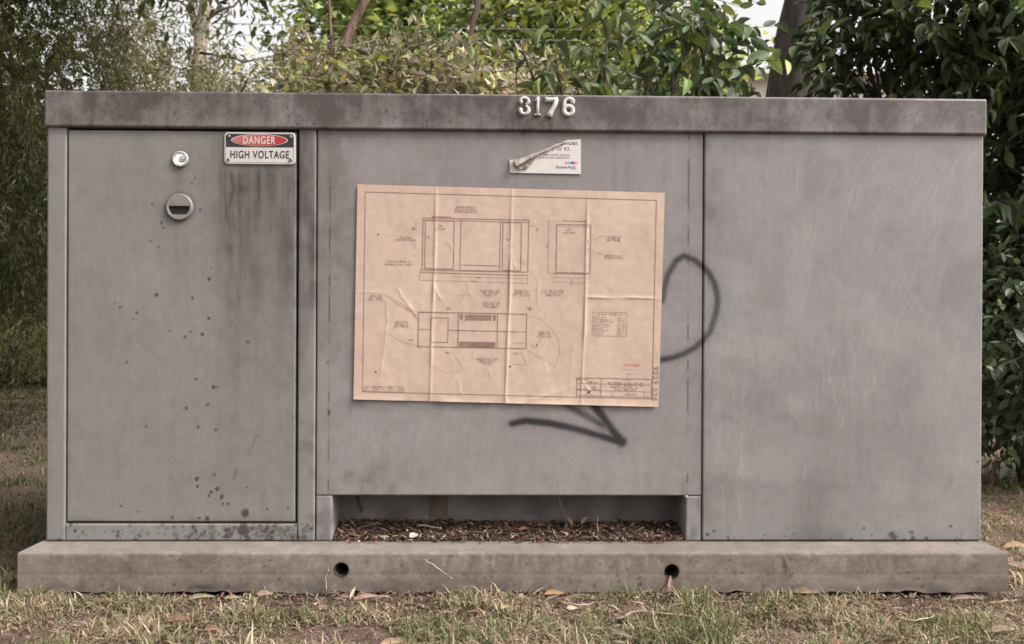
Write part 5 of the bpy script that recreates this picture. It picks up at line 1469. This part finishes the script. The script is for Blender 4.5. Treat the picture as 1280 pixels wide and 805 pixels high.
# ------------------------------------------------------------------ grass
r = np.random.default_rng(71)
def blades(X, Y, L_, Wd, C, r, flat):
    n = len(X); Z = ground_h(X, Y)
    az = r.random(n) * 2 * np.pi; lean = np.clip(flat + 0.30 * r.normal(size=n), 0.05, 1.38)
    ts = np.array([0, 0.38, 0.72, 1.0]); V = np.zeros((n, 7, 3))
    sx, sy = -np.sin(az), np.cos(az)
    k = 0
    for i, t in enumerate(ts):
        hor = L_ * np.sin(lean * t * 1.1) * t; ver = L_ * t * np.cos(lean * t * 1.15)
        x = X + np.cos(az) * hor; y = Y + np.sin(az) * hor; z = Z - 0.003 + np.maximum(ver, 0.002)
        wd = Wd * (1, 0.9, 0.6, 0)[i] / 2
        if i < 3:
            V[:, k] = np.stack([x + sx * wd, y + sy * wd, z], -1); V[:, k + 1] = np.stack([x - sx * wd, y - sy * wd, z], -1); k += 2
        else: V[:, k] = np.stack([x, y, z], -1)
    q = np.array([[0, 1, 3, 2], [2, 3, 5, 4]]); t3 = np.array([[4, 5, 6]])
    o_ = (np.arange(n) * 7)[:, None, None]
    return V.reshape(-1, 3), (q[None] + o_).reshape(-1, 4), (t3[None] + o_).reshape(-1, 3), np.repeat(C, 7, 0)
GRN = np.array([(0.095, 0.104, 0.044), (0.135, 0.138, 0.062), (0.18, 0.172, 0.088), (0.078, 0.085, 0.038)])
STR = np.array([(0.31, 0.245, 0.17), (0.24, 0.183, 0.125), (0.37, 0.305, 0.215), (0.17, 0.120, 0.082)])
def grass_patch(n, x0, x1, y0, y1, lmin, lmax, wd, green=0.55, seed=1, tone=1.10):
    r = np.random.default_rng(seed)
    X = x0 + (x1 - x0) * r.random(n); Y = y0 + (y1 - y0) * r.random(n)
    tuft = fbm(X * 9 + 3, Y * 9 + 8, 3); big = fbm(X * 2.7 + 1, Y * 2.7 + 5, 3)
    bare = sst(*((0.34, 0.50) if y0 < -0.2 else (0.25, 0.42)), tuft * 0.6 + big * 0.4)
    near = sst(-0.125, -0.20, Y)
    bare = np.where((Y > -0.22) & (Y < 0.0) & (np.abs(X) < 1.3), bare * np.clip(near + 0.06 + 0.9 * sst(0.50, 0.60, fbm(X * 7 + 20, X * 0 + 3, 3)), 0, 1), bare)
    ok = (r.random(n) < bare) & ~((X > PX0 - 0.012) & (X < PX1 + 0.012) & (Y > PYF - 0.012) & (Y < DEP + 0.13))
    X, Y, tuft, big = X[ok], Y[ok], tuft[ok], big[ok]; n = len(X)
    g = np.clip(green + 1.7 * (fbm(X * 5 + 60, Y * 5, 3) - 0.5), 0.08, 0.95)
    isg = r.random(n) < g
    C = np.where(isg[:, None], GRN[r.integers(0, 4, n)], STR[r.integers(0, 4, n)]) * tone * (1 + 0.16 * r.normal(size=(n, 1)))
    L_ = (lmin + (lmax - lmin) * r.random(n) ** 1.6) * (0.45 + 1.1 * sst(0.35, 0.68, tuft))
    flat = np.where(isg, 0.72, 1.12) + 0.15 * r.normal(size=n)
    return blades(X, Y, L_, wd * (0.6 + 0.7 * r.random(n)), np.clip(C, 0.01, 1), r, flat)
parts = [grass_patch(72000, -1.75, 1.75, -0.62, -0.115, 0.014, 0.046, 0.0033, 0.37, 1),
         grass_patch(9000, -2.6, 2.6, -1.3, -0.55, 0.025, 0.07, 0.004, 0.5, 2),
         grass_patch(26000, -4.2, -1.30, -0.12, 2.6, 0.02, 0.045, 0.0048, 0.92, 3, 0.75),  # lowered tone puts the trees' shade into the grass colour
         grass_patch(36000, -6.5, -1.30, 2.4, 7.5, 0.025, 0.05, 0.009, 0.9, 4, 0.62),  # deeper tree shade put into the grass colour further back
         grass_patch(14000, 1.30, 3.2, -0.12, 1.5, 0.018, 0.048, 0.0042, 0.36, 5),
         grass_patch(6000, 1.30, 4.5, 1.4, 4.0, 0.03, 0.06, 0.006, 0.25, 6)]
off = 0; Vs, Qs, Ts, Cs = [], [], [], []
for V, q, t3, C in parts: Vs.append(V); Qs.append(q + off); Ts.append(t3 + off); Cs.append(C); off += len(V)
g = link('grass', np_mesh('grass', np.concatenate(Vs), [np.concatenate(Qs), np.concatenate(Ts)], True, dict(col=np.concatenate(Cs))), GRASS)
tag(g, 'short patchy green and straw coloured grass around the plinth', 'grass', kind='stuff')

# ------------------------------------------------------------------ litter: chips, straw and leaf fragments
def chips(n, pos, lmin, lmax, wmin, wmax, cols, wts, r, tilt=0.35):
    P = pos; az = r.random(n) * 2 * np.pi
    D = np.stack([np.cos(az), np.sin(az), tilt * r.normal(size=n)], -1)
    Nn = np.array([[0, 0, 1.0]]) + tilt * r.normal(size=(n, 3))
    L_ = lmin + (lmax - lmin) * r.random(n) ** 2; Wd = wmin + (wmax - wmin) * r.random(n) ** 1.5
    return P, D, Nn, L_, np.minimum(Wd, L_), palette(n, r, cols, wts, 0.2)
BRN = [(0.13, 0.08, 0.058), (0.08, 0.049, 0.037), (0.20, 0.14, 0.105), (0.28, 0.21, 0.16), (0.045, 0.03, 0.024)]
r = np.random.default_rng(81)
def ground_litter():
    root_parts = []
    n = 13000
    X = -1.8 + 3.6 * r.random(n); Y = -0.115 - 0.5 * r.random(n) ** 1.7
    n2 = 1500; X2 = 1.3 + 1.6 * r.random(n2); Y2 = -0.1 + 2.6 * r.random(n2); n3 = 900; X3 = -3.2 + 1.9 * r.random(n3); Y3 = -0.1 + 3 * r.random(n3)
    X = np.concatenate([X, X2, X3]); Y = np.concatenate([Y, Y2, Y3]); k = len(X)
    Z = ground_h(X, Y) + 0.003 + 0.010 * r.random(k)
    return chips(k, np.stack([X, Y, Z], -1), 0.006, 0.060, 0.0012, 0.0065, BRN, [4, 2, 4, 3, 1.5], r)
gl = empty('x'); bpy.data.objects.remove(gl)
class _Z: pass
def flat_litter(name, arrs, label):
    P, D, Nn, L_, Wd, C = arrs
    X, Yd, Z = frames(D, Nn)
    V = P[:, None, :] + (T_LO[None, :, 0:1] * Wd[:, None, None]) * X[:, None, :] + ((T_LO[None, :, 1:2] - .5) * L_[:, None, None]) * Yd[:, None, :] + (T_LO[None, :, 2:3] * L_[:, None, None] * 0.6) * Z[:, None, :]
    Fa = (F_LO[None] + (np.arange(len(P)) * 4)[:, None, None]).reshape(-1, 4)
    o = link(name, np_mesh(name, V.reshape(-1, 3), Fa, False, dict(col=np.repeat(C, 4, 0))), LITTER)
    return tag(o, label, 'leaf litter', kind='stuff')
flat_litter('ground_litter', ground_litter(), 'brown bark, straw and leaf fragments strewn over the grass')
# mound in the vent recess
mx = np.linspace(-0.5115, 0.4635, 120); my = np.linspace(0.004, 0.1215, 24)
MX, MY = np.meshgrid(mx, my, indexing='ij')
def mound_h(X, Y): return 0.1515 + np.clip((Y - 0.0) / 0.12, 0, 1) ** 0.9 * (0.022 + 0.010 * fbm(X * 7, Y * 7, 3)) + 0.006 * (fbm(X * 40, Y * 40, 3) - 0.5) * sst(0.0, 0.03, Y) - 0.001
mo = link('litter_mound', np_mesh('litter_mound', np.stack([MX, MY, mound_h(MX, MY)], -1).reshape(-1, 3), grid_faces(120, 24), True, dict(col=np.tile([[0.05, 0.033, 0.026]], (120 * 24, 1)))), LITTER)
tag(mo, 'dark crumbly mulch heaped in the cabinet\'s bottom vent recess', 'leaf litter', kind='stuff')
n = 5200; X = -0.506 + 0.964 * r.random(n); Y = 0.002 + 0.114 * r.random(n); nf = 420; X[:nf] = -0.47 + 0.89 * r.random(nf); Y[:nf] = 0.004 - 0.030 * r.random(nf) ** 2
arr = chips(n, np.stack([X, Y, mound_h(X, Y) + 0.003 + 0.005 * r.random(n)], -1), 0.005, 0.042, 0.0014, 0.007, [(0.125, 0.070, 0.051), (0.07, 0.041, 0.032), (0.19, 0.120, 0.09), (0.33, 0.25, 0.19), (0.04, 0.026, 0.021)], [4, 3, 2.8, 1.4, 2.6], r, 0.45)
flat_litter('vent_litter', arr, 'loose dead leaf and bark fragments on the vent recess floor')

# --- single fallen leaves and twigs
def dry_leaf(label, px, py, Z, ln, wd, az, c, lift=0.0, roll=0.2, name='fallen_leaf', Y=None, pitch=0.1, group='fallen leaves'):
    p = on_ground(px, py, Z) if Y is None else at(px, py, Y)
    key = 'dry_' + ('a' if wd / ln > 0.28 else 'b')
    if key not in LEAF_ME:
        T, F = leaf_template(8, 5, 0.10, 0.0, 'lance'); T = T.copy(); T[:, 1] -= 0.5; T[:, 0] += 0.10 * np.sin(T[:, 1] * 3.0); T[:, 2] += 0.022 * np.cos(T[:, 1] * 7)
        me = np_mesh('fallen_leaf', T, F, True); me.materials.append(DRYLEAF_OBJ); LEAF_ME[key] = me
    o = bpy.data.objects.new(name, LEAF_ME[key]); col.objects.link(o)
    D = np.array([[math.cos(az), math.sin(az), pitch]]); Nn = np.array([[roll, -0.75, 1.0]])
    X, Yd, Zd = frames(D, Nn); m_ = Matrix.Identity(4); sc_ = (wd, ln, ln)
    for q in range(3): m_[q][0], m_[q][1], m_[q][2], m_[q][3] = X[0][q] * sc_[0], Yd[0][q] * sc_[1], Zd[0][q] * sc_[2], p[q]
    m_[2][3] += lift
    o.matrix_world = m_; o.color = (c[0] * 0.68, c[1] * 0.68, c[2] * 0.68, 1)
    tag(o, label, 'leaf', group)
RUST, TAN, CRM, PNK = (0.36, 0.20, 0.13), (0.44, 0.32, 0.20), (0.56, 0.47, 0.34), (0.40, 0.27, 0.22)
G1 = GZ + 0.022
for a in (
    ('rust brown leaf lying flat on the grass below the door', 223, 774.5, G1, 0.060, 0.017, 0.05, RUST),
    ('smaller rust brown leaf on the grass, right of the flat one below the door', 267, 786.5, G1, 0.050, 0.014, -0.15, RUST),
    ('pale green-tan leaf lying against the plinth foot below the DANGER sign side', 253, 746.5, G1, 0.068, 0.012, 0.1, (0.40, 0.35, 0.22)),
    ('tan leaf by the plinth foot, just right of the pale green one', 291, 747, G1, 0.045, 0.011, 0.0, TAN),
    ('pinkish leaf fragment standing at the plinth foot left of the left drain hole', 331, 742, G1, 0.040, 0.016, 0.2, PNK),
    ('cream leaf tip standing upright under the left drain hole', 441, 743, G1, 0.038, 0.009, 1.2, CRM, 0.004, 0.2, 'fallen_leaf', None, 1.2),
    ('long pinkish leaf lying beside the upright cream tip', 459, 746.5, G1, 0.070, 0.014, 0.25, PNK),
    ('pale tan leaf cut by the bottom edge of the photo below the poster', 493, 803, G1, 0.062, 0.016, 0.05, (0.52, 0.37, 0.24)),
    ('tan leaf half buried in the tall tuft below the poster', 631, 759, G1, 0.035, 0.011, 0.4, TAN),
    ('orange-tan leaf at the plinth foot below the spray mark', 693, 741.5, G1, 0.055, 0.014, 0.0, (0.48, 0.29, 0.15)),
    ('thin tan leaf sliver at the plinth foot, right of the orange one', 717, 747, G1, 0.060, 0.007, -0.1, TAN),
    ('small cream leaf square on the brown litter patch', 715, 760, G1, 0.026, 0.014, 0.1, CRM),
    ('long curved pinkish bark strip on the brown litter patch', 724, 777, G1, 0.085, 0.016, -0.8, (0.44, 0.32, 0.26)),
    ('cream curved leaf lying across the grass, low right of the bark strip', 778, 794, G1, 0.060, 0.012, -0.7, CRM),
    ('reddish leaf hanging out of the right drain hole', 837.5, 729, 0, 0.045, 0.013, 1.35, (0.36, 0.21, 0.18), 0.0, 0.2, 'fallen_leaf', -0.128, 1.6),
    ('pale straw sliver on the grass right of the right drain hole', 850, 756, G1, 0.055, 0.006, 0.0, (0.48, 0.40, 0.28)),
    ('heap of tan leaf against the plinth foot by the tilted twig', 1008, 740, G1 + 0.008, 0.060, 0.020, -0.3, (0.38, 0.25, 0.16)),
    ('cream leaf sliver at the foot of the tan leaf heap', 1010, 750, G1, 0.032, 0.008, -1.0, CRM),
    ('pinkish leaf sliver in the grass below the right panel', 989, 773.5, G1, 0.050, 0.009, -0.6, (0.46, 0.33, 0.28)),
    ('grey-tan crumpled leaf standing in the grass below the right panel', 1068, 756, G1, 0.050, 0.013, -1.2, (0.40, 0.32, 0.24), 0.004),
    ('long pale leaf tucked under the plinth\'s right end', 1208, 748, G1, 0.075, 0.012, -0.05, (0.40, 0.30, 0.24)),
    ('broad tan leaf on the grass at the lower right corner', 1253, 787, G1, 0.065, 0.017, 0.05, (0.42, 0.31, 0.22)),
    ('rust leaf at the bottom edge, lower right', 1045, 804, G1, 0.055, 0.018, 0.1, RUST),
    ('pale tan leaf on the ground right of the plinth corner', 1270, 682, GZ + .01, 0.085, 0.022, 0.1, (0.50, 0.33, 0.20)),
    ('pinkish leaf leaning by the plinth\'s right rear corner', 1267, 707, GZ + .01, 0.085, 0.022, 2.6, (0.50, 0.36, 0.28)),
    ('small tan leaf on the bare soil under the right-hand bushes', 1251, 646, GZ + .01, 0.070, 0.024, -0.9, TAN),
    ('reddish strip on the bare soil under the right-hand bushes', 1252, 637, GZ + .01, 0.13, 0.014, 0.1, (0.26, 0.14, 0.11)),
    ('white crumpled leaf at the front of the vent recess litter', 518, 672, 0.158, 0.040, 0.020, 1.1, (0.50, 0.46, 0.40), 0.006),
    ('rust red leaf on the vent recess litter, right of the middle', 655, 661, 0.172, 0.035, 0.010, 0.3, (0.34, 0.17, 0.12)),
    ('tan curled leaf standing at the back of the vent recess', 712, 650, 0, 0.035, 0.014, 2.3, (0.36, 0.21, 0.13), 0.0, 0.2, 'fallen_leaf', 0.09, 0.9),
    ('orange-brown leaf at the right of the vent recess', 731, 650, 0, 0.032, 0.012, 0.6, (0.38, 0.22, 0.13), 0.0, 0.2, 'fallen_leaf', 0.095, 0.8),
    ('reddish brown leaf lying on the vent litter near its right end', 755, 659, 0.172, 0.045, 0.013, 0.1, (0.27, 0.14, 0.10)),
):
    dry_leaf(*a)
def twig(label, pts, r0, c, name='twig', group='dry twigs'):
    m_ = MB(); P = np.array(pts); t = np.linspace(0, 1, 9); tt = np.linspace(0, 1, len(P))
    Q = np.stack([np.interp(t, tt, P[:, k]) for k in range(3)], 1) + np.random.default_rng(len(label)).normal(size=(9, 3)) * 0.0012
    m_.tube(Q, np.linspace(r0, r0 * 0.5, 9), 6)
    o = m_.build(name, simple('twig_colour', c, 0.8, 0.3, 80), None, True); tag(o, label, 'twig', group)
twig('thin dry stem leaning out of the vent recess towards the poster', [at(712, 670, 0.02), at(705, 645, 0.01), at(699, 622, -0.006), at(697, 600, -0.006)], 0.0011, (0.09, 0.065, 0.055))
twig('pale straight twig lying on the back of the vent litter', [on_ground(521, 656, 0.178), on_ground(553, 661, 0.176)], 0.0030, (0.30, 0.24, 0.19))
twig('short upright stem at the right of the vent recess', [at(748, 668, 0.03), at(747, 645, 0.05)], 0.0014, (0.30, 0.22, 0.16))
twig('thin grass stalk leaning on the plinth face right of the left drain hole', [at(532, 699, -0.125), at(550, 712, -0.128), at(566, 724, -0.13)], 0.0011, (0.48, 0.42, 0.30))
twig('pale grass stalk standing against the plinth below the left drain hole', [at(408, 737, -0.13), at(407.5, 722, -0.126), at(410, 712, -0.126)], 0.0011, (0.44, 0.36, 0.26))
twig('grey twig lying across the grass below the right drain hole', [on_ground(770, 775, G1), on_ground(795, 764, G1 + .008), on_ground(830, 766, G1 + .008), on_ground(872, 772, G1)], 0.0042, (0.20, 0.145, 0.12))
twig('thin tilted twig resting on the plinth face under the right panel', [at(992, 722, -0.128), at(984, 705, -0.124), at(980, 695, -0.122)], 0.0016, (0.13, 0.11, 0.085))
twig('pale stick on the litter patch below the spray mark', [on_ground(700, 752, G1), on_ground(725, 757, G1), on_ground(742, 753, G1)], 0.0030, (0.30, 0.23, 0.19))
twig('straw stalk lying flat in the grass below the right panel', [on_ground(1120, 772, G1 + .01), on_ground(1145, 775, G1 + .012), on_ground(1168, 770, G1 + .01)], 0.0013, (0.5, 0.42, 0.28))
